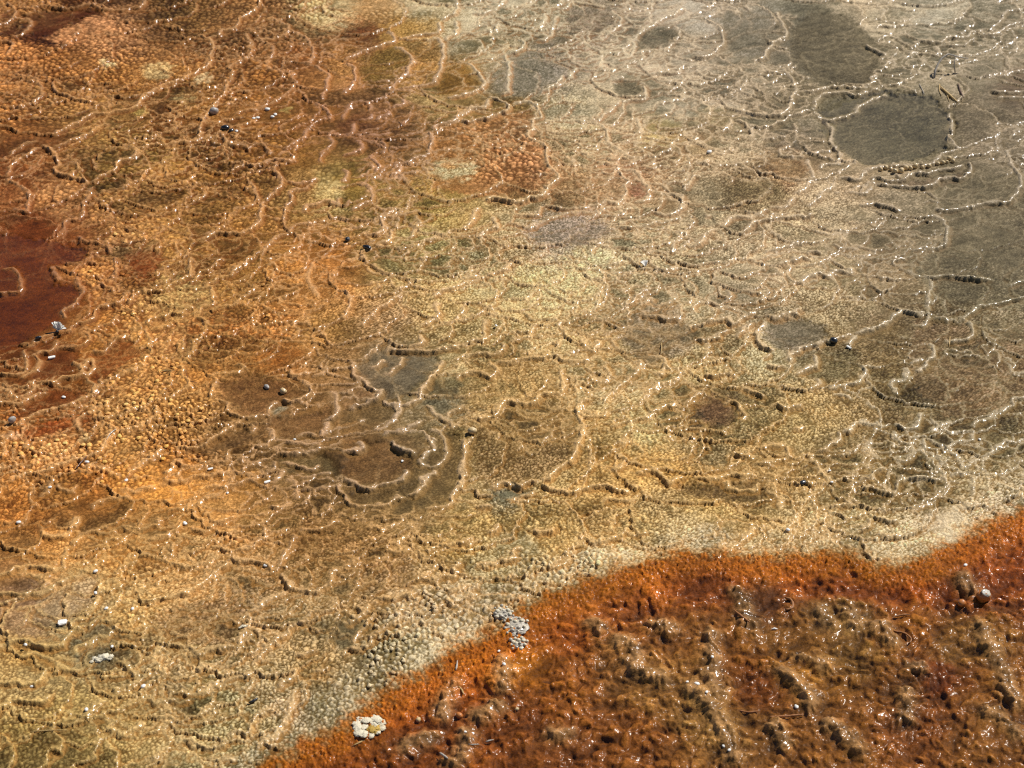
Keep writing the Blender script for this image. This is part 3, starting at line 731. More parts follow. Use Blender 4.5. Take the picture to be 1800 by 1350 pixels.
for l in RIMS.strip().split('\n'):
    if len(l) == 1: tile = TILE[l]; continue
    strong = l[0] == '*'; l = l.lstrip('*')
    P = np.array([list(map(float, q.split(','))) for q in l.split()])/3+np.array(tile)
    P[:, 0] = np.where(P[:, 0] < 1.5, -25, np.where(P[:, 0] > 1798.5, 1825, P[:, 0]))
    rims.append((strong, smooth_line(P)))
rr = random.Random(3)
def poly_dist(S, mu, mv):
    w = win(S[:, 0].min()-mu, S[:, 0].max()+mu, S[:, 1].min()-mv, S[:, 1].max()+mv)
    x = Xw[w]; y = Yw[w]; gx, gy = px2g(S[:, 0], S[:, 1])
    d = np.full(x.shape, 9, np.float32); sg = np.ones(x.shape, np.float32); tt = np.zeros(x.shape, np.float32)
    L = 0; j0 = w[0].start; i0 = w[1].start
    for k in range(len(S)-1):
        ww = win(min(S[k, 0], S[k+1, 0])-mu, max(S[k, 0], S[k+1, 0])+mu, min(S[k, 1], S[k+1, 1])-mv, max(S[k, 1], S[k+1, 1])+mv)
        q = (slice(ww[0].start-j0, ww[0].stop-j0), slice(ww[1].start-i0, ww[1].stop-i0))
        ax, ay, bx, by = gx[k], gy[k], gx[k+1], gy[k+1]; ex, ey = bx-ax, by-ay; l2 = ex*ex+ey*ey+1e-12; ln = math.sqrt(l2)
        rx = x[q]-ax; ry = y[q]-ay
        tp = np.clip((rx*ex+ry*ey)/l2, 0, 1); dd = np.hypot(rx-tp*ex, ry-tp*ey)
        c = dd < d[q]-1e-6
        side = np.where(ex*ry-ey*rx < 0, 1, -1)      # right of travel, seen from above = downhill
        d[q] = np.where(c, dd, d[q]); sg[q] = np.where(c, side, sg[q]); tt[q] = np.where(c, L+tp*ln, tt[q])
        L += ln
    return w, d, sg, tt, L
order = sorted(range(len(rims)), key=lambda i: -len(rims[i][1]))
keep = set(order[:298])
for ri, (strong, S) in enumerate(rims):
    k = (.98+.32*rr.random()) if strong else (.72+.4*rr.random())
    far = 1+.35*(1-S[:, 1].mean()/1350)
    k *= far
    w, d, sg, tt, L = poly_dist(S, 75, 46)
    en = np.clip(np.minimum(tt, L-tt)/.016, 0, 1); en = en*(2-en)
    beyond = (np.minimum(tt, L-tt) < 1e-5)
    en = np.where(beyond, 0, en)
    a = (k*amod[w]*en).astype(np.float32); s = d*sg
    h = .0046*a*(1+.3*n5[w]); up = .6*np.exp(-(d/.0045)**2)+.4*np.exp(-d/.028); dn = 1-sm(.0004, .0075, d)
    c = h*np.where(s < 0, up, dn)
    dr = .0042*a*sm(.0, .010, s)*np.exp(-np.maximum(s, 0)/.045)
    crest[w] = np.maximum(crest[w], c); drop[w] = np.maximum(drop[w], dr)
    cv = .65+.35*rr.random()
    hmask[w] = np.maximum(hmask[w], np.exp(-d/.013)*en*(.4+.6*rr.random()))
    mk = cv*np.where(s < 0, np.exp(-(d/.0062)**2), np.exp(-(d/.0042)**2))*np.clip(en*1.3, 0, 1)
    cmask[w] = np.maximum(cmask[w], mk); wmask[w] = np.maximum(wmask[w], mk/cv)
    fmask[w] = np.maximum(fmask[w], sm(.001, .004, s)*(1-sm(.007, .016, s))*np.clip(en*1.2, 0, 1))
    bw = bestd[w]; lw = label[w]
    m = (d < bw) & (s > -.0065) & (s < .0085) & (en > .15)
    lw[m] = 1+ri if ri in keep else 999; bw[m] = d[m]

# countless small scalloped terraces between the traced ones: overlapping lobes, the upstream one on top
def lobes(cs, k, deg):
    x, y = rot(Xw+.012*n1+.004*n3, Yw*1.12+.012*n2+.004*n4, deg); x = (x/cs).astype(np.float32); y = (y/cs).astype(np.float32)
    fx, fy = rot(np.float32(.45), np.float32(-.89), deg)                      # downhill
    xf = np.floor(x); yf = np.floor(y); xi = xf.astype(np.int32); yi = yf.astype(np.int32)
    best = np.full(x.shape, -1e9, np.float32); ed = np.zeros(x.shape, np.float32); rd = np.zeros(x.shape, np.float32); foot = np.full(x.shape, 9, np.float32)
    for ps in (0, 1):
        for dy in (-1, 0, 1):
            for dx in (-1, 0, 1):
                a = (xi+dx) & 255; b = (yi+dy) & 255
                px = dx+TAB[k][b, a]-(x-xf); py = dy+TAB[k+1][b, a]-(y-yf); rr_ = TAB[k+2][b, a]
                R = .5+.42*rr_; d = np.sqrt(px*px+py*py)-R
                lv = -((x+px)*fx+(y+py)*fy)+.25*rr_
                if ps == 0:
                    c = (d < 0) & (lv > best); best = np.where(c, lv, best); ed = np.where(c, -d, ed); rd = np.where(c, rr_, rd)
                else:
                    c = (d > 0) & (lv > best); foot = np.where(c, np.minimum(foot, d), foot)
    return ed*cs, foot*cs, (rd*7.13) % 1.0
calm = (1-instream)*(1-np.clip(depth/.003, 0, 1)*.75)*fine2
dens = fbm(X*4+2, Y*4+7, 2, 13)
lob_tone = np.zeros((H, W), np.float32)
for cs, k, deg, hh, lo in ((.17, 1, 20, .0046, -.9), (.085, 4, 47, .0038, -.45), (.048, 8, 5, .0027, -.1)):
    ed_, ft_, rd_ = lobes(cs, k, deg)
    mk_ = calm*sm(lo, lo+.4, dens+.35*fbm(X*9, Y*9, 2, k))
    am_ = np.clip(amod+.25*n1, .2, 1.6)*mk_
    own = ed_ > 0
    cr_ = np.where(own, np.exp(-(ed_/.0048)**2)*.65+.35*np.exp(-ed_/.02), 0)*(1-sm(0, .003, -ed_))
    near = np.where(own, 1, 0)
    dr_ = np.where(ft_ < .3, np.exp(-ft_/.022)*(.25+.75*sm(0, .004, ft_)), 0)
    crest = np.maximum(crest, hh*am_*cr_*(1-np.clip(dr_*1.5, 0, 1)*.5)); drop = np.maximum(drop, hh*1.25*am_*dr_)
    e_ = np.where(own, np.exp(-(ed_/.0046)**2), 0)*mk_*np.clip(.6+.5*n1+.3*amod, .15, 1)
    cmask = np.maximum(cmask, .85*e_); wmask = np.maximum(wmask, .95*e_); hmask = np.maximum(hmask, .6*np.where(own, np.exp(-ed_/.012), 0)*mk_)
    fmask = np.maximum(fmask, .8*mk_*np.where(ft_ < .3, sm(.0, .002, ft_)*(1-sm(.004, .010, ft_)), 0))
    lob_tone += (rd_-.58)*mk_*sm(.001, .010, ed_)*(.62 if cs > .06 else .40)
outside = 1-fine2
keepm = (1-instream)*fine2
Z += -depth*(1-instream)-drop*keepm+crest*keepm
Z -= .3*np.minimum(crest, crust*pamp)*keepm
# beyond the traced field: simple terraces
T2 = (fbm(X*1.6, Y*1.6, 4, 1)*2.2+Y*.8); st = np.floor(T2)+sm(.0, .12, T2-np.floor(T2))
Z += outside*(st-T2)*.02
Z += .006*fbm(X*2.2, Y*2.2, 2, 14)

# stream bed: sunken, lumpy mats and ropey ridges
bed = sm(.0, .10, sd)
f3, f4, r3 = voronoi(wx/.021+n1*.5, wy/.024+n2*.5, 10)
d3, e3 = dome(f3, f4, r3)
lump = fbm(X*26+n2, Y*22+n1, 3, 8)
ropes = np.zeros((H, W), np.float32)
for l in RIDGES.split('\n'):
    t, rest = l[0], l[2:]
    S = smooth_line(np.array([list(map(float, q.split(','))) for q in rest.split()])/3+np.array(TILE[t]), 8)
    w, d, sg, tt, L = poly_dist(S, 60, 40)
    wd = .012+.005*amod[w]
    ropes[w] = np.maximum(ropes[w], np.exp(-(d/wd)**2)*(.55+.6*amod[w])*np.clip(np.minimum(tt, L-tt)/.02+.15, 0, 1))
edge_peb = instream*(1-sm(.03, .10, sd))
streak = fbm(xr*42+1.2*n1, yr*78+1.6*n2, 4, 9); curl = np.abs(fbm(xr*48+2.2*n1, yr*62+2.2*n2, 3, 4))
Z += instream*(-.008*bed)+bed*(.007*np.maximum(lump, -.6)++.005*d3+.0014*d2+.003*streak-.005*curl+.010*ropes*(1+.18*n3))+edge_peb*(.0034*d2+.003*d1+.004*n1)

# ---------------------------------------------------------------- colour (pigment plus painted crevice shade)
oband = instream*(1-sm(.035+.02*n1, .085+.03*n2, sd))
cst = cst*(1-oband[..., None]*.65)+lin((172, 100, 30))*oband[..., None]*.65
rope_m = (np.clip(ropes, 0, 1)*.75*bed)[..., None]
cst = cst*(1-rope_m)+lin((152, 112, 80))*rope_m
cst = cst*(.85+.4*(d3*bed+(1-bed)*.4))[..., None]*np.clip(1.12+bed*(.8*streak+.4*lump-.7*curl+.12), .45, 2.0)[..., None]
cst = cst*(1-(1-e2)*.5*(1-bed))[..., None]*(1+(r2-.5)*.35)[..., None]
creamy = (sm(-.075, -.02, sd+.02*n1+.012*n3)*.45*(1-instream))[..., None]
col = col*(1-creamy)+lin((205, 178, 120))*creamy
p1, p2, pr = voronoi((X+.05*n1+.012*n3)/.17, (Y+.05*n2+.012*n4)/.13, 2)
q1, q2, qr = voronoi((X+.03*n2+.010*n3)/.07+40, (Y+.03*n1+.010*n4)/.055+9, 5)
patch = (pr-.5)*sm(0, .12, p2-p1)*.18+(qr-.5)*sm(0, .2, q2-q1)*.16+lob_tone
patch = patch*(1-.5*np.clip(depth/.003, 0, 1))
mott = 1+.26*fbm(X*32, Y*32, 4, 6)+.10*n3+patch+.42*fbm(xr*38, yr*115, 4, 2)*(1-.7*np.clip(pamp, 0, 1))
hue = (patch*.18+.10*fbm(X*19+3, Y*19, 3, 10))[..., None]
col = col*(1+hue*np.array([.18, .0, -.4]))
col = col*np.clip(mott, .42, 1.5)[..., None]
deep = col**1.1*np.array([.36, .28, .18])           # mat between the pebbles, deepened to paint in crevice shade
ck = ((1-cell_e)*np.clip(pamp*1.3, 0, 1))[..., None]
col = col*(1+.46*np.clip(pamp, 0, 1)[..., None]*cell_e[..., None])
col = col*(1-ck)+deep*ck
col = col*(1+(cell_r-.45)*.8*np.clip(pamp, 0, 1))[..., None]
col = col*(1+.16*grit)[..., None]
spk = sm(.55, .8, vnoise(X*260, Y*260, 5))*.25*(1-np.clip(pamp*1.4, 0, 1))
col = col*(1-spk[..., None])
tanp = [((60,60),(190,135,85)),((60,450),(180,120,75)),((300,250),(212,156,98)),((100,800),(214,160,102)),((400,600),(205,150,80)),((650,230),(190,130,85)),((900,300),(210,158,88)),((1200,300),(216,168,96)),((900,700),(208,152,78)),((650,780),(192,152,104)),((1300,800),(208,152,76)),((1600,700),(196,164,112)),((1000,80),(210,180,120)),((1550,100),(200,165,105)),((1650,300),(185,155,105)),((1750,450),(165,140,92)),((300,1000),(204,150,82)),((200,1250),(202,152,84)),((700,950),(200,144,72)),((1100,950),(208,152,78))]
CT = shepard([t[0] for t in tanp], [lin(t[1]) for t in tanp], 1.5, 60)
tan = read(CT, 10*n1, 8*n2)
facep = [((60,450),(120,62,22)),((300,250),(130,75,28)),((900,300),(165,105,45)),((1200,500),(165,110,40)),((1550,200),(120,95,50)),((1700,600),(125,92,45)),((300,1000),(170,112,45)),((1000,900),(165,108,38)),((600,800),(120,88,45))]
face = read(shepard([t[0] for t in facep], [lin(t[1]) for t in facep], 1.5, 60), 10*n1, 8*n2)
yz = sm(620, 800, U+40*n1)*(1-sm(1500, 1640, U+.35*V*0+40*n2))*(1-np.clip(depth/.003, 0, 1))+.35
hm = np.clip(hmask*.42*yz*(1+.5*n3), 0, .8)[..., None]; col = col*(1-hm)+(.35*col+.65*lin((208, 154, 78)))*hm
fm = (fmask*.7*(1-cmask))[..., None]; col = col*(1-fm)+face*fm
cm = np.clip(np.clip(cmask, 0, 1)*.85*(.6+.4*amod), 0, .9)[..., None]; col = col*(1-cm)+tan*np.array([.96, 1.02, .98])*(1+.14*n3)[..., None]*cm
col = np.clip(col, .004, 1); lum = col@np.array([.3, .6, .1]); col = col*((lum/.22)**.15)[..., None]; lum = lum*(lum/.22)**.15
pale = sm(.10, .30, lum)[..., None]*sm(380, 760, U+.25*V)[..., None]
col = col*(1+pale*np.array([.05, .05, .34]))
grey = (sm(700, 1300, U+40*n1)*(1-sm(380, 700, V+30*n2)))[..., None]; l3 = (col@np.array([.3, .6, .1]))[..., None]
col = col*(1-.04-.24*grey)+l3*np.array([1.06, 1.0, .86])*(.04+.24*grey)
zone = np.maximum(sm(520, 780, U+45*n1), sm(900, 1080, V+30*n2))[..., None]*(1-.4*grey)
zone = zone*np.clip((.56-col[..., 2:3]/col[..., :1])/.22, 0, 1)
col = col*(1+zone*np.array([.02, .20, .44]))
l3 = (col@np.array([.3, .6, .1]))[..., None]; col = col/np.maximum(1, l3/.46)**.6
ins3 = sm(-.022, .03, sd+.010*n3+.022*(cell_r-.5))[..., None]
col = np.clip((col*(1-ins3)+cst*ins3)*(np.array([1.07, 1.03, .99])*(1-ins3)+ins3*np.array([1.0, 1.02, .72])), .004, .85).astype(np.float32)
wet = np.clip(.0+1.2*wmask*sm(.3, .7, wmask)+.5*np.clip(ropes, 0, 1)*bed+.7*bed*sm(-.1, .4, streak), 0, 1).astype(np.float32)

# ---------------------------------------------------------------- materials
def new_mat(name):
    m = bpy.data.materials.new(name); m.use_nodes = True
    nt = m.node_tree; return m, nt, nt.nodes, nt.links, nt.nodes['Principled BSDF']
def crust_mat(name, source):
    m, nt, N, L, B = new_mat(name)
    geo = N.new('ShaderNodeNewGeometry')
    if source == 'attr':
        a = N.new('ShaderNodeAttribute'); a.attribute_name = 'crust_colour'; csock = a.outputs['Color']
        wv = N.new('ShaderNodeAttribute'); wv.attribute_name = 'wet'; L.new(wv.outputs['Fac'], B.inputs['Coat Weight'])
    else:
        a = N.new('ShaderNodeObjectInfo'); csock = a.outputs['Color']; B.inputs['Coat Weight'].default_value = .12
    n = N.new('ShaderNodeTexNoise'); n.inputs['Scale'].default_value = 420; n.inputs['Detail'].default_value = 3
    L.new(geo.outputs['Position'], n.inputs['Vector'])
    mr = N.new('ShaderNodeMapRange'); mr.inputs['From Min'].default_value = .25; mr.inputs['From Max'].default_value = .75
    mr.inputs['To Min'].default_value = .55; mr.inputs['To Max'].default_value = 1.42; L.new(n.outputs['Fac'], mr.inputs['Value'])
    mx = N.new('ShaderNodeVectorMath'); mx.operation = 'SCALE'
    L.new(csock, mx.inputs[0]); L.new(mr.outputs['Result'], mx.inputs['Scale']); L.new(mx.outputs['Vector'], B.inputs['Base Color'])
    b = N.new('ShaderNodeBump'); b.inputs['Strength'].default_value = .7; b.inputs['Distance'].default_value = .0012
    n2_ = N.new('ShaderNodeTexNoise'); n2_.inputs['Scale'].default_value = 300; n2_.inputs['Detail'].default_value = 4
    L.new(geo.outputs['Position'], n2_.inputs['Vector']); L.new(n2_.outputs['Fac'], b.inputs['Height']); L.new(b.outputs['Normal'], B.inputs['Normal'])
    cb = N.new('ShaderNodeBump'); cb.inputs['Strength'].default_value = .8; cb.inputs['Distance'].default_value = .0012
    n3_ = N.new('ShaderNodeTexNoise'); n3_.inputs['Scale'].default_value = 120; n3_.inputs['Detail'].default_value = 1
    L.new(geo.outputs['Position'], n3_.inputs['Vector']); L.new(n3_.outputs['Fac'], cb.inputs['Height']); L.new(cb.outputs['Normal'], B.inputs['Coat Normal'])
    B.inputs['Roughness'].default_value = .62; B.inputs['Specular IOR Level'].default_value = .06
    B.inputs['Coat Roughness'].default_value = .2; B.inputs['Coat IOR'].default_value = 1.33
    return m
M_CRUST = crust_mat('wet_travertine', 'attr'); M_OBJ = crust_mat('wet_travertine_pieces', 'obj')
def plain_mat(name, c, rough=.6, coat=0., var=.25, scale=250, bump=.5):
    m, nt, N, L, B = new_mat(name)
    geo = N.new('ShaderNodeNewGeometry'); n = N.new('ShaderNodeTexNoise'); n.inputs['Scale'].default_value = scale; n.inputs['Detail'].default_value = 4
    L.new(geo.outputs['Position'], n.inputs['Vector'])
    r = N.new('ShaderNodeValToRGB'); k = np.array(c)
    r.color_ramp.elements[0].position = .3; r.color_ramp.elements[1].position = .7
    r.color_ramp.elements[0].color = (*np.clip(k*(1-var), 0, 1), 1); r.color_ramp.elements[1].color = (*np.clip(k*(1+var), 0, 1), 1)
    L.new(n.outputs['Fac'], r.inputs['Fac']); L.new(r.outputs['Color'], B.inputs['Base Color'])
    b = N.new('ShaderNodeBump'); b.inputs['Strength'].default_value = bump; b.inputs['Distance'].default_value = .001
    L.new(n.outputs['Fac'], b.inputs['Height']); L.new(b.outputs['Normal'], B.inputs['Normal'])
    B.inputs['Roughness'].default_value = rough; B.inputs['Coat Weight'].default_value = coat; B.inputs['Coat Roughness'].default_value = .08
    return m
def water_mat(name, tint, ripple, dist):
    m = bpy.data.materials.new(name); m.use_nodes = True; N = m.node_tree.nodes; L = m.node_tree.links
    N.remove(N['Principled BSDF'])
    geo = N.new('ShaderNodeNewGeometry'); mp = N.new('ShaderNodeMapping'); mp.inputs['Scale'].default_value = (1, .7, 1)
    mp.inputs['Rotation'].default_value = (0, 0, .5)
    L.new(geo.outputs['Position'], mp.inputs['Vector'])
    n = N.new('ShaderNodeTexNoise'); n.inputs['Scale'].default_value = ripple; n.inputs['Detail'].default_value = 2; L.new(mp.outputs['Vector'], n.inputs['Vector'])
    b = N.new('ShaderNodeBump'); b.inputs['Strength'].default_value = 1; b.inputs['Distance'].default_value = dist; L.new(n.outputs['Fac'], b.inputs['Height'])
    lw = N.new('ShaderNodeLayerWeight'); lw.inputs['Blend'].default_value = .5; L.new(b.outputs['Normal'], lw.inputs['Normal'])
    pw = N.new('ShaderNodeMath'); pw.operation = 'POWER'; pw.inputs[1].default_value = 5; L.new(lw.outputs['Facing'], pw.inputs[0])
    f = N.new('ShaderNodeMath'); f.operation = 'MULTIPLY_ADD'; f.inputs[1].default_value = .98; f.inputs[2].default_value = .02; L.new(pw.outputs[0], f.inputs[0])
    t = N.new('ShaderNodeBsdfTransparent'); t.inputs['Color'].default_value = (*tint, 1)
    g = N.new('ShaderNodeBsdfGlossy'); g.inputs['Roughness'].default_value = .04; L.new(b.outputs['Normal'], g.inputs['Normal'])
    mx = N.new('ShaderNodeMixShader'); L.new(f.outputs[0], mx.inputs['Fac']); L.new(t.outputs['BSDF'], mx.inputs[1]); L.new(g.outputs['BSDF'], mx.inputs[2])
    L.new(mx.outputs['Shader'], N['Material Output'].inputs['Surface'])
    return m

# ---------------------------------------------------------------- the crust, cut into ground, basins and rims along their borders
COORD = np.stack([X, Y, Z.astype(np.float32)], -1).reshape(-1, 3)
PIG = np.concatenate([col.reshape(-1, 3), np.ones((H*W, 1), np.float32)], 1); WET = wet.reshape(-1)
ii, jj = np.meshgrid(np.arange(W-1), np.arange(H-1)); a0 = (jj*W+ii).astype(np.int32)
QUAD = np.stack([a0+W, a0+W+1, a0+1, a0], -1).reshape(-1, 4)
FL = label[:-1, :-1].reshape(-1)
def mesh_from(name, quads):
    idx, inv = np.unique(quads.reshape(-1), return_inverse=True)
    me = bpy.data.meshes.new(name); nf = len(quads)
    me.vertices.add(len(idx)); me.loops.add(nf*4); me.polygons.add(nf)
    me.vertices.foreach_set('co', COORD[idx].reshape(-1))
    me.loops.foreach_set('vertex_index', inv.astype(np.int32).reshape(-1))
    me.polygons.foreach_set('loop_start', np.arange(0, nf*4, 4, dtype=np.int32))
    me.polygons.foreach_set('use_smooth', np.ones(nf, bool))
    me.update(calc_edges=True)
    at = me.attributes.new('crust_colour', 'FLOAT_COLOR', 'POINT'); at.data.foreach_set('color', PIG[idx].reshape(-1))
    at = me.attributes.new('wet', 'FLOAT', 'POINT'); at.data.foreach_set('value', WET[idx])
    me.materials.append(M_CRUST); return me
def link(name, me, parent=None, kind=None, **kw):
    o = bpy.data.objects.new(name, me); scene.collection.objects.link(o); o.parent = parent
    if kind: o['kind'] = kind
    for k, v in kw.items(): o[k] = v
    return o
so = np.argsort(FL, kind='stable'); fs = FL[so]; uniq, start = np.unique(fs, return_index=True); stop = np.append(start[1:], len(fs))
groups = {int(u): so[a:b] for u, a, b in zip(uniq, start, stop)}
terrain = link('terrain', mesh_from('terrain', QUAD[groups.pop(0)]), None, 'structure',
               label='wet travertine crust of a hot spring slope stained tan, orange and olive', category='ground')
for lab, f in groups.items():
    if lab == 999: link('terrace_rim_crumbs', mesh_from('terrace_rim_crumbs', QUAD[f]), terrain, 'stuff')
    elif len(f) < 40: link('terrace_rim_scrap', mesh_from('terrace_rim_scrap', QUAD[f]), terrain)
    else: link('terrace_rim' if lab < 999 else 'terrace_basin', mesh_from('terrace_piece', QUAD[f]), terrain)

def zi(u, v):
    i = int(np.clip(np.searchsorted(us, u), 0, W-1)); j = int(np.clip(np.searchsorted(vs, v), 0, H-1))
    return float(Z[j, i]), col[j, i]
def at(u, v, dz=0.):
    # ground point under a photo pixel, allowing for the height of the crust there
    z, _ = zi(u, v); x, y = px2g(u, v); t = (CAMH-z)/CAMH
    return Vector((float(x)*t, float(y)*t, z+dz))
def mpp(v):                                             # metres per photo pixel across, at that row
    return float(px2g(901, v)[0])

# ---------------------------------------------------------------- water standing and running over the crust
und = .006*fbm(X*2.2, Y*2.2, 2, 14)
def water_sheet(name, mask, level, mat, step, label, cat='water'):
    js = np.arange(0, H-step, step); is_ = np.arange(0, W-step, step)
    q = []; used = {}; co = []
    mc = mask[js[:, None]+step//2, is_[None]+step//2]
    def vid(j, i):
        k = (j, i)
        if k not in used:
            used[k] = len(co); co.append((float(X[j, i]), float(Y[j, i]), float(level[j, i])))
        return used[k]
    for a, b in zip(*np.nonzero(mc)):
        j, i = int(js[a]), int(is_[b])
        q.append((vid(j+step, i), vid(j+step, i+step), vid(j, i+step), vid(j, i)))
    me = bpy.data.meshes.new(name); me.from_pydata(co, [], q); me.update()
    me.polygons.foreach_set('use_smooth', np.ones(len(q), bool)); me.materials.append(mat)
    return link(name, me, None, 'structure', label=label, category=cat)
finem = fine > .98
M_RUN = water_mat('running_water', (.97, .95, .92), 50, .0022); M_STILL = water_mat('still_water', (.985, .98, .97), 30, .0006)
water_sheet('stream_water', (sd > .012) & (fine2 > .55), und-.008*bed+.0035*sm(0, .04, sd), M_RUN, 5, 'shallow clear water running over the rust brown mats')
water_sheet('pool_water', (label == 1033), und-.0015, M_STILL, 3, 'still water in the large olive pool behind the crumbly ledge')
water_sheet('pool_water', (label == 1003), und-.0015, M_STILL, 3, 'still water over the dark red pool at the picture edge')

# ---------------------------------------------------------------- nodules of the crust
def blob_mesh(name, seed, sub=2, rough=.25, half=False, freq=1.6, mat=None):
    import bmesh
    from mathutils import noise
    bm = bmesh.new(); bmesh.ops.create_icosphere(bm, subdivisions=sub, radius=1)
    o = Vector((seed*3.7, seed*1.3, seed*.9))
    for v in bm.verts:
        n = v.co.normalized(); v.co = n*(1+rough*noise.noise(n*freq+o)+rough*.4*noise.noise(n*freq*2.7+o))
        if half and v.co.z < -.25: v.co.z = -.25
    for f in bm.faces: f.smooth = True
    me = bpy.data.meshes.new(name); bm.to_mesh(me); bm.free()
    if mat: me.materials.append(mat)
    return me
cells = []
c33, s33 = math.cos(math.radians(33)), math.sin(math.radians(33))
for cy in range(-40, 420):
    for cx in range(-420, 160):
        jx = .02+.96*float(TAB[3][cy & 255, cx & 255]); jy = .02+.96*float(TAB[4][cy & 255, cx & 255]); rv = float(TAB[5][cy & 255, cx & 255])
        if rv < .55: continue
        rx_, ry_ = (cx+jx)*CELL, (cy+jy)*CELL
        gx = rx_*c33+ry_*s33; gy = -rx_*s33+ry_*c33
        if not (2.0 < gy < 3.6): continue
        dy = math.cos(PITCH)*gy+math.sin(PITCH)*CAMH; dz_ = math.sin(PITCH)*gy-math.cos(PITCH)*CAMH
        u = 900+gx/dy*900/HT; v = 675-dz_/dy*900/HT
        if not (6 < u < 1794 and 6 < v < 1344): continue
        i = int(np.searchsorted(us, u)); j = int(np.searchsorted(vs, v))
        if pamp[j, i] < .72 or big[j, i] < .75 or sd[j, i] > -.01 or cmask[j, i] > .3 or label[j, i] != 0: continue
        cells.append((rv*big[j, i]/dy, u, v, rv, j, i))
cells.sort(reverse=True)
nod = [blob_mesh('nodule', k+1, 2, .42, True, 1.5, M_OBJ) for k in range(6)]
for q, (sc0, u, v, rv, j, i) in enumerate(cells[:300]):
    o = link('nodule', nod[q % 6], terrain); p = at(u, v)
    r0 = CELL*(.30+.16*rv)*(1 if u < 480 else .8); o.location = (p.x, p.y, p.z-.0022); o.scale = (r0*(1+.3*random.random()), r0, r0*random.uniform(.5, .72))
    o.rotation_euler = (0, 0, random.random()*6.28); c = np.clip(col[j, i]*(1.0 if u < 480 else .8)+np.array([.09, .055, .025])*random.uniform(.2, 1.2), 0, .8); o.color = (float(c[0]), float(c[1]), float(c[2]), 1)

# ---------------------------------------------------------------- small things lying about
M_WHITE = plain_mat('white_calcite', lin((240, 236, 226)), .5, .2, .06)
M_CREAM = plain_mat('cream_travertine', lin((205, 178, 130)), .55, .25, .15)
M_ORB = plain_mat('orange_stained_stone', lin((186, 112, 45)), .5, .4, .2)
M_GREY = plain_mat('grey_stone', lin((165, 156, 146)), .45, .5, .25)
M_DARK = plain_mat('black_wet_stone', lin((32, 32, 34)), .35, .9, .4)
M_TWIG = plain_mat('bleached_twig', lin((176, 165, 150)), .6, .1, .2, 400)
M_STRAW = plain_mat('straw', lin((190, 158, 100)), .55, .1, .2, 400)
M_BROWN = plain_mat('brown_stem', lin((92, 54, 34)), .5, .3, .25, 400)
M_OCHRE = plain_mat('ochre_coated_twig', lin((146, 92, 40)), .6, .2, .25, 300)
M_PETAL = plain_mat('dry_petal', lin((226, 220, 208)), .7, 0, .18, 300)
M_CRUSTW = plain_mat('sulphur_white_crust', lin((216, 204, 176)), .8, 0, .2, 500, 1.0)
M_YEL = plain_mat('sulphur_yellow_crust', lin((186, 150, 62)), .75, 0, .3, 400, .9)
M_ASH = plain_mat('grey_mineral_crust', lin((172, 162, 144)), .45, .55, .4, 260, .9)
PEBM = {}
def pebble_mesh(k, mat):
    key = (k, mat.name)
    if key not in PEBM: PEBM[key] = blob_mesh('pebble', 20+k*1.7, 2, .22, False, 1.3, mat)
    return PEBM[key]
pc = [0]
def stone(name, u, v, wpx, mat, label, cat, group=None, asp=.8, hz=.5, sink=.2, rz=None):
    s_ = wpx*mpp(v)/2; pc[0] += 1
    o = link(name, pebble_mesh(pc[0] % 4, mat), None, None, label=label, category=cat)
    if group: o['group'] = group
    p = at(u, v); o.location = (p.x, p.y, p.z+s_*hz*(1-2*sink)); o.scale = (s_, s_*asp, s_*hz)
    o.rotation_euler = (0, 0, random.random()*6.28 if rz is None else rz); return o
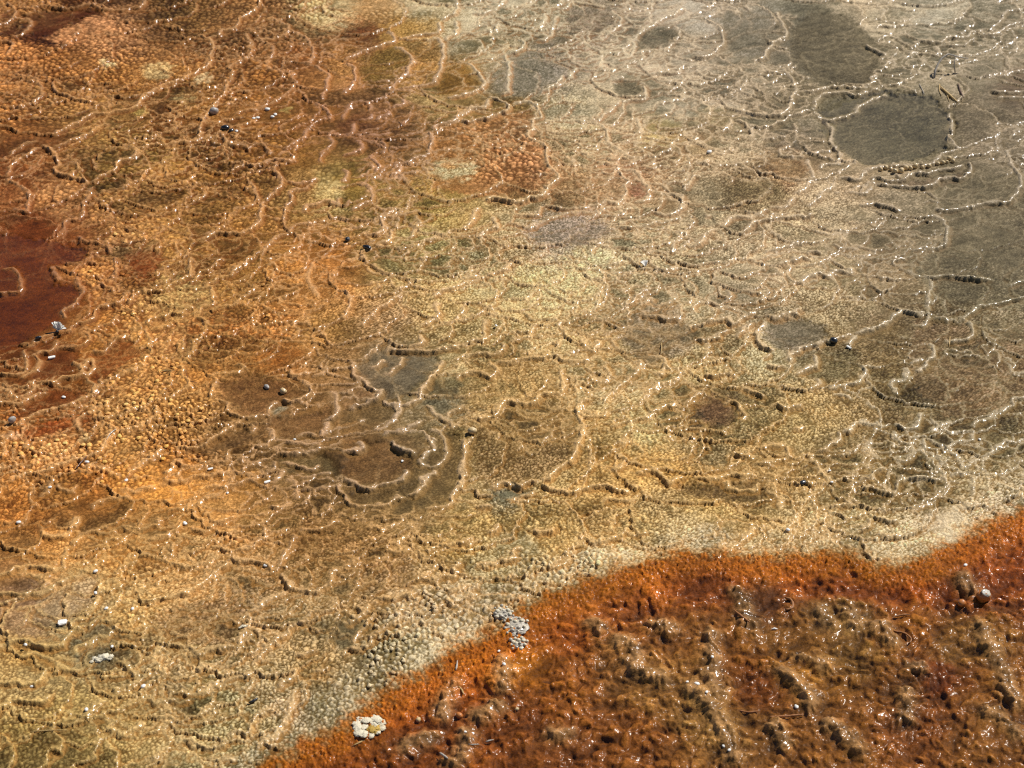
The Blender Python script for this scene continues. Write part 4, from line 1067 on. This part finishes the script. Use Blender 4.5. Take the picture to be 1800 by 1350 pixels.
WP = [(33,919,9,'round white pebble beside the orange pit near the left picture edge'),(55,1207,9,'white pebble hanging on the lip of the low left terrace'),
 (168,1005,9,'white pebble at the upper corner of the grey tan basin on the left'),(140,1017,7,'small white pebble on the sparkling lip over the grey tan basin'),
 (467,995,9,'white pebble under the short ochre rim left of the brown basin'),(325,921,10,'cream white pebble resting on a glinting rim in the lower left'),
 (233,1071,8,'white pebble beside the glitter patch on the ochre lobe'),(168,1043,8,'upper of two white pebbles along the left edge of the ochre lobe'),
 (187,1070,8,'lower of two white pebbles along the left edge of the ochre lobe'),(45,1134,8,'white pebble just below the long left rim'),
 (252,1207,10,'chalky white pebble on pebbly ground below the white crust patch'),(197,1137,7,'pale pebble in the small dark hollow by the white crust patch'),
 (152,1248,9,'white grain where two thin rims meet low on the left'),(153,813,9,'white pebble in the gap beside the brown stem'),
 (222,845,8,'white pebble on the small orange terrace on the left'),(88,857,7,'white pebble on the lip of the lowest orange terrace at left'),
 (400,867,6,'tiny white pebble among the orange scalloped rims'),(518,773,6,'tiny white pebble on the rim between two brown pools'),
 (112,699,8,'pale pebble lying in the narrow dark red trough'),(872,573,6,'tiny pale grain on the cream plain in the middle'),
 (707,811,6,'white chip on the floor of the brown scalloped pool'),(1385,932,9,'white pebble on the orange knob above the stream edge'),
 (1697,994,8,'bright white pebble on top of the dark lump in the stream'),(1400,1243,10,'white pebble stuck on the rope of mat in mid stream'),
 (1225,1203,10,'largest white pebble of the row on the tan mat ridge'),(1242,1217,7,'white pebble at the lower end of the row on the tan mat ridge'),
 (1208,1199,6,'white grain at the upper end of the row on the tan mat ridge'),(1252,1155,7,'white grain beside the round swirl in the stream'),
 (1272,1312,7,'left of two white pebbles at the foot of the tan mat ridge'),(1282,1319,8,'right of two white pebbles at the foot of the tan mat ridge'),
 (1458,828,6,'white chip above the dark patch on the right slope'),(1462,848,6,'white chip at the glint below the dark patch on the right slope'),
 (1722,773,6,'white chip on the tan plain near the right picture edge'),(1247,268,11,'angular white chip on the yellow rims left of the olive pool'),
 (818,1287,6,'white grain hanging on the dark ridge in the stream corner'),(470,193,10,'largest white pebble of the group on the rust terrace'),
 (484,202,8,'right one of the twin white pebbles on the rust terrace'),(479,206,8,'left one of the twin white pebbles on the rust terrace'),
 (453,208,8,'rounded end pebble of the pair lying in the wet channel'),(446,209,7,'flat end pebble of the pair lying in the wet channel'),
 (416,231,7,'cream pebble touching the black stone'),(900,1085,7,'white grain left of the grey mineral crust'),(877,1145,6,'white grain under the lower grey crust'),(886,1168,8,'white grain on the orange ridge below the grey crust')]
for (u, v, w_, lb) in WP: stone('white_pebble', u, v, w_, M_WHITE, lb, 'pebble', 'white pebbles scattered over the crust')
for (u, v, w_, m, lb) in [(908,1248,10,M_CREAM,'tan ball shaped pebble alone in the shallow stream corner'),(735,1267,11,M_CREAM,'tan ball shaped pebble right of the white tuft'),
 (807,1260,14,M_ORB,'orange ball shaped stone in the dark stream corner'),(1690,1063,16,M_ORB,'round orange stone left of the grey capped stone'),
 (830,760,16,M_CREAM,'pale stone at the left edge of the round brown basin'),(498,690,14,M_CREAM,'pale stone on the ochre lobe beside the brown pool')]:
    stone('round_stone', u, v, w_, m, lb, 'stone', None, .9, .8)
stone('black_stone', 396, 228, 16, M_DARK, 'wet black stone lying in the rust coloured channel', 'stone', None, .7, .7)
stone('black_stone', 407, 231, 11, M_DARK, 'smaller black stone at the right end of the wet black stone', 'stone', None, .8, .6)
stone('grey_stone', 376, 199, 16, M_GREY, 'pale grey stone caught on the long glinting rust rim', 'stone', None, .75, .9)
stone('grey_stone', 22, 741, 17, M_GREY, 'shiny grey stone at the tip of the dark red trough', 'stone', None, .6, .8, rz=.9)
stone('grey_stone', 469, 682, 13, M_GREY, 'dull grey stone in the middle of the brown pool', 'stone', None, .7, .6)
stone('grey_stone', 1411, 850, 15, M_DARK, 'dark oval stone in the dark patch on the right slope', 'stone', None, .7, .5)
stone('charred_scrap', 1465, 602, 15, M_DARK, 'black clump caught on the glittering rim of the right slope', 'scrap', None, .9, .9)
stone('charred_scrap', 68, 596, 13, M_DARK, 'charred black scrap on the rim below the dry flower', 'scrap', None, .5, .6)
stone('charred_scrap', 645, 437, 18, M_DARK, 'black scrap wedged under the curled rims above the orange slope', 'scrap', None, .5, .5, rz=-.5)
stone('charred_scrap', 611, 423, 13, M_DARK, 'ragged black scrap beside the grey hollow above the orange slope', 'scrap', None, .7, .7)
stone('cream_stone', 1457, 603, 9, M_CREAM, 'cream stone touching the black clump on the right slope', 'stone', None, .9, .9)
# stone with a grey cap in the stream
e = bpy.data.objects.new('capped_stone', None); scene.collection.objects.link(e); p = at(1728, 1053); e.location = p
e['label'] = 'orange stone with a pale grey cap standing in the stream'; e['category'] = 'stone'
s_ = 13*mpp(1053)
b_ = link('stone_body', blob_mesh('stone_body', 4, 3, .25, False, 1.4, M_ORB), e); b_.scale = (s_, s_*.8, s_*.95); b_.location = (0, 0, s_*.45)
b_ = link('cap', blob_mesh('cap', 9, 3, .2, True, 2.2, M_ASH), e); b_.scale = (s_*.7, s_*.62, s_*.22); b_.location = (s_*.2, -s_*.1, s_*1.22); b_.rotation_euler = (.25, .3, 0)
# crumbs on the ledge of the olive pool
ORD = ['leftmost','second','third','fourth','fifth','sixth','seventh','eighth','ninth','tenth','eleventh','twelfth','thirteenth','fourteenth','rightmost']
for q, (u, v, w_) in enumerate(sorted([(1557,297,9),(1566,300,8),(1573,303,10),(1584,303,12),(1592,298,10),(1600,298,9),(1609,294,10),(1621,296,8),(1633,294,8),(1648,290,8),(1657,288,9),(1668,281,9),(1664,287,8),(1548,300,8),(1675,285,8)])):
    stone('ledge_crumb', u, v, w_, M_CREAM, ORD[q]+' crumbly tan lump'+('' if q in (0, 14) else ' from the left')+' in the ledge trough below the olive pool', 'stone', 'crumbly lumps in the ledge trough', .9, 1.0)

def tube(name, pts, rad, mat, parent=None, sides=6):
    pts = [Vector(p) for p in pts]; n = len(pts); co = []; fa = []
    for k, p in enumerate(pts):
        t = (pts[min(k+1, n-1)]-pts[max(k-1, 0)]).normalized(); a = t.cross(Vector((.1, .2, 1))).normalized(); b = t.cross(a)
        r0 = rad[k] if isinstance(rad, (list, tuple)) else rad
        for q in range(sides):
            w = 6.2832*q/sides; co.append(p+(a*math.cos(w)+b*math.sin(w))*r0)
    for k in range(n-1):
        for q in range(sides):
            fa.append((k*sides+q, k*sides+(q+1) % sides, (k+1)*sides+(q+1) % sides, (k+1)*sides+q))
    fa.append(tuple(range(sides-1, -1, -1))); fa.append(tuple(range((n-1)*sides, n*sides)))
    me = bpy.data.meshes.new(name); me.from_pydata([tuple(c) for c in co], [], fa); me.materials.append(mat)
    me.polygons.foreach_set('use_smooth', np.ones(len(fa), bool)); me.update()
    return link(name, me, parent)
def lying(name, px, r0, mat, label, cat, lift=.002, group=None, arch=0.):
    S = smooth_line(px, 4) if len(px) > 2 else np.array([np.array(px[0])+(np.array(px[1])-np.array(px[0]))*t for t in np.linspace(0, 1, 6)])
    zz = [at(u, v).z for u, v in S]; z0, z1 = zz[0], zz[-1]; pts = []
    top = max(np.percentile(zz, 70), .5*(z0+z1))
    for k, (u, v) in enumerate(S):
        t = k/(len(S)-1); z = max(top if 0 < t < 1 else zz[k], 0*zz[k]+top)+lift+arch*math.sin(math.pi*t)
        x, y = px2g(u, v); f = (CAMH-z)/CAMH; pts.append((float(x)*f, float(y)*f, z))
    rad = [r0*(1-.55*abs(2*k/(len(S)-1)-1)**2)*(1+.3*random.uniform(-1, 1)) for k in range(len(S))]
    o = tube(name, pts, rad, mat); o['label'] = label; o['category'] = cat
    if group: o['group'] = group
    return o
# arched bleached twig standing over the right pool
e = bpy.data.objects.new('bleached_twig', None); scene.collection.objects.link(e)
e['label'] = 'bleached arched twig with a short side shoot rising above the right pool'; e['category'] = 'twig'
def raise_px(u, v, z):
    x, y = px2g(u, v); f = (CAMH-z)/CAMH; return Vector((float(x)*f, float(y)*f, z))
zb = at(1642, 137).z; arc = [(1642,137,0),(1644,124,.012),(1649,112,.024),(1656,102,.034),(1667,95,.04),(1678,98,.038),(1684,100,.036),(1702,103,.03)]
e.location = (0, 0, 0)
tube('stem', [raise_px(u, v, zb+z) for u, v, z in arc], [.0030,.0028,.0026,.0024,.0021,.0019,.0018,.0012], M_TWIG, e)
tube('side_shoot', [raise_px(u, v, zb+z) for u, v, z in [(1680,100,.037),(1678,108,.027),(1677,115,.018),(1679,128,.0)]], [.0012,.0014,.0016,.0018], M_TWIG, e)
for px, r0, m, lb in [
  ([(1653,152),(1668,166),(1684,180)], .0026, M_STRAW, 'stout pale stick in the twig litter right of the olive pool'),
  ([(1652,148),(1651,158),(1655,168)], .0018, M_STRAW, 'short upright stick at the left end of the twig litter'),
  ([(1684,146),(1688,160),(1694,172)], .0018, M_BROWN, 'brown stick at the right end of the twig litter'),
  ([(1660,157),(1666,170),(1668,178)], .0015, M_STRAW, 'thin crossing stick in the middle of the twig litter'),
  ([(1616,147),(1621,157),(1625,166)], .0014, M_TWIG, 'thin bleached stick left of the twig litter'),
  ([(282,652),(295,651),(307,651)], .0012, M_STRAW, 'golden straw lying flat on the orange pebbly crust'),
  ([(153,802),(142,813),(133,824)], .0013, M_BROWN, 'dark brown stem across the rim beside a white pebble'),
  ([(187,773),(194,762),(204,754)], .0012, M_TWIG, 'greyish stem along the ochre rim at left'),
  ([(437,1235),(446,1232),(453,1227)], .0026, M_DARK, 'short black twig near the stream corner'),
  ([(53,1286),(85,1284),(117,1283)], .0010, M_STRAW, 'long pale straw low on the left'),
  ([(164,1253),(172,1245),(182,1237)], .0013, M_STRAW, 'pale stem on the thin rim low on the left'),
  ([(1670,592),(1669,600),(1668,608)], .0018, M_STRAW, 'short straw standing on the right rim'),
  ([(1163,603),(1163,613),(1163,623)], .0014, M_STRAW, 'upright pale straw on the brown basin in the middle'),
  ([(1290,1072),(1303,1083),(1317,1093)], .0024, M_OCHRE, 'ochre coated twig slanting in the upper stream'),
  ([(1300,1249),(1316,1252),(1333,1250)], .0020, M_OCHRE, 'upper left ochre twig of the pair below mid stream'),
  ([(1353,1260),(1380,1259),(1413,1256)], .0021, M_OCHRE, 'long lower ochre twig of the pair below mid stream'),
  ([(1568,1085),(1584,1081),(1600,1080)], .0018, M_OCHRE, 'thin ochre twig right of mid stream'),
  ([(1571,1109),(1590,1113),(1602,1124),(1597,1131)], .0019, M_OCHRE, 'hook shaped ochre twig right of mid stream'),
  ([(1380,1072),(1393,1068),(1391,1055),(1380,1050)], .0027, M_OCHRE, 'curled ochre twig ringing the dark pit in the upper stream'),
  ([(773,1323),(780,1328),(787,1333)], .0018, M_TWIG, 'pale twig at the bottom picture edge in the stream corner'),
  ([(823,1308),(832,1309),(842,1308)], .0012, M_TWIG, 'short pale twig level with the bottom edge twig'),
  ([(853,1304),(860,1302),(868,1300)], .0012, M_TWIG, 'thin pale twig furthest right in the stream corner'),
  ([(806,1206),(812,1213),(815,1221)], .0016, M_STRAW, 'curved straw on the orange mats of the stream corner'),
  ([(801,1178),(803,1170),(804,1161)], .0016, M_TWIG, 'bleached twig upright on the orange stream edge'),
  ([(620,1311),(630,1306),(641,1301)], .0014, M_STRAW, 'pale straw below the white tuft'),
  ([(327,655),(332,668),(346,673)], .0008, M_BROWN, 'thin reddish fibre on the orange crust'),
  ([(1355,1106),(1361,1105),(1367,1106)], .0016, M_WHITE, 'short white sliver in the upper stream'),
  ([(700,213),(705,218),(709,223)], .0012, M_BROWN, 'thin brown stem on the dark rust scallops')]:
    lying('twig', px, r0, m, lb, 'twig', .0015)
for u, v, w_, rz, lb in [(91,630,12,.45,'small white flake lying in the dark red pool'),(470,849,11,.5,'white flake beside the orange rims below the brown pools'),(370,826,9,.4,'white flake in the dark stepped pool'),(110,1096,15,.2,'chunky white flake on the grey tan basin'),(1492,612,9,-.9,'white seed like flake on the thin rim of the right slope')]:
    import bmesh
    bm = bmesh.new(); bmesh.ops.create_cube(bm, size=1); bmesh.ops.bevel(bm, geom=bm.edges[:], offset=.14, segments=2, affect='EDGES')
    for q in bm.verts: q.co.x += .18*q.co.y*(1+q.co.x); q.co.y += .1*math.sin(q.co.x*7)
    me = bpy.data.meshes.new('flake'); bm.to_mesh(me); bm.free(); me.materials.append(M_WHITE)
    o = link('white_flake', me, None, None, label=lb, category='flake'); s_ = w_*mpp(v); p = at(u, v)
    o.location = (p.x, p.y, p.z+.0025); o.scale = (s_, s_*.5 if w_ < 14 else s_*.85, s_*.3); o.rotation_euler = (.1, .1, rz)
# dry flower
e = bpy.data.objects.new('dry_flower', None); scene.collection.objects.link(e); p = at(104, 583); e.location = p
e['label'] = 'dry white flower head caught on the rim of the dark red pool'; e['category'] = 'flower'
def petal(L, wd, ang, tilt, parent):
    co = []; fa = []; n = 6
    for k in range(n):
        t = k/(n-1); w = wd*math.sin(math.pi*(.12+.80*t))**.8
        for sgn in (-1, 0, 1):
            co.append((L*t, sgn*w, L*.25*math.sin(t*2.2)-(.12*wd if sgn == 0 else 0)))
    for k in range(n-1):
        for q in (0, 1): fa.append((k*3+q, k*3+q+1, k*3+q+4, k*3+q+3))
    me = bpy.data.meshes.new('petal'); me.from_pydata(co, [], fa); me.materials.append(M_PETAL); me.update()
    o = link('petal', me, parent); m = o.modifiers.new('thickness', 'SOLIDIFY'); m.thickness = .0008
    o.rotation_euler = (0, -tilt, ang); o.location = (0, 0, .004); return o
for k, (a, L, t) in enumerate([(2.75,.020,.55),(2.45,.019,.75),(2.05,.017,.9),(1.6,.017,1.0),(1.2,.016,.85),(.75,.014,.7),(.25,.014,.4),(-.2,.017,.15),(2.95,.014,.3)]):
    petal(L, .0042, a, t, e)
b_ = link('flower_base', blob_mesh('flower_base', 3, 2, .3, False, 1.5, M_DARK), e); b_.scale = (.004, .003, .004); b_.location = (-.003, -.004, .002)
# grey seed scale, fan shaped
e = bpy.data.objects.new('seed_scale', None); scene.collection.objects.link(e); p = at(1134, 471); e.location = p; e.rotation_euler = (0, 0, 2.0)
e['label'] = 'grey fan shaped seed scale on the cream plain'; e['category'] = 'seed'
for k, a in enumerate((-.9, -.45, 0, .45, .9)): 
    o = petal(.014, .0028, a, .5, e); o.name = 'fan_blade'
# white tuft with a yellow heart at the stream edge
e = bpy.data.objects.new('mineral_tuft', None); scene.collection.objects.link(e); p = at(650, 1278); e.location = p
e['label'] = 'white cauliflower like mineral tuft with yellow heart at the stream edge'; e['category'] = 'mineral'
sx_ = mpp(1278)
tm = [blob_mesh('tuft_lobe', 40+k, 3, .55, False, 2.6, M_CRUSTW) for k in range(4)]
for k, (dx, dy, q) in enumerate([(-22,2,9),(-16,-10,9),(-6,-10,8),(4,-9,8),(12,-12,10),(20,-5,9),(22,3,7),(14,10,6),(-20,12,9),(-10,14,8),(2,16,7),(-24,-4,7),(-12,2,9),(8,-4,8)]):
    o = link('tuft_lobe', tm[k % 4], e); pp = at(650+dx, 1278+dy)
    o.location = (pp.x-p.x, pp.y-p.y, pp.z-p.z+.002); o.scale = (q*sx_*.85, q*sx_*1.05, q*sx_*.3); o.rotation_euler = (0, 0, k)
o = link('tuft_heart', blob_mesh('tuft_heart', 50, 3, .5, False, 2.5, M_YEL), e); o.scale = (12*sx_, 13*sx_, 4.5*sx_); pp = at(656, 1281); o.location = (pp.x-p.x, pp.y-p.y, pp.z-p.z+.001)
# grey mineral crusts at the tip of the cream bank
for (u, v, w_, h_, lb) in [(884,1080,38,22,'upper of three grey mineral crusts at the stream edge'),(905,1100,50,36,'middle and largest of three bubbly grey mineral crusts'),(911,1131,36,26,'lowest of three grey mineral crusts, sunk in orange mat')]:
    e = bpy.data.objects.new('mineral_crust', None); scene.collection.objects.link(e); p = at(u, v); e.location = p; e['label'] = lb; e['category'] = 'mineral'; e['group'] = 'grey mineral crusts'
    m_ = mpp(v); o = link('mound', blob_mesh('mound', u*.1, 4, .3, True, 2.4, M_ASH), e); o.scale = (w_*m_*.45, h_*m_*.65, .0045); o.location = (0, 0, .0005)
    for k in range(16):
        a = k*2.4; q = math.sqrt((k+.5)/16); du, dv = math.cos(a)*q*w_*.48, math.sin(a)*q*h_*.48; pp = at(u+du, v+dv)
        o = link('bubble', nod[k % 6] if False else pebble_mesh(k % 4, M_CRUSTW if k % 3 else M_ASH), e); r0 = random.uniform(2.2, 4.2)*m_
        o.scale = (r0, r0, r0*.8); o.location = (pp.x-p.x, pp.y-p.y, max(pp.z-p.z, .003)+.0015)
# white crust patches
for (u, v, w_, lb) in [(178,1159,34,'lumpy white crust patch on the rim in the lower left'),(428,1102,14,'small white crust crumb on the right rim of the brown basin')]:
    e = bpy.data.objects.new('white_crust', None); scene.collection.objects.link(e); p = at(u, v); e.location = p; e['label'] = lb; e['category'] = 'mineral'
    m_ = mpp(v)
    for k in range(9):
        t = (k/8-.5); du, dv = t*w_, -t*w_*.25+random.uniform(-4, 4)*w_/34; pp = at(u+du, v+dv); o = link('crust_lump', tm[k % 4], e); r0 = random.uniform(3.2, 6)*m_*w_/34*(1.25-abs(t))
        o.scale = (r0*1.3, r0, r0*.6); o.location = (pp.x-p.x, pp.y-p.y, pp.z-p.z+.001); o.rotation_euler = (0, 0, k*1.3)
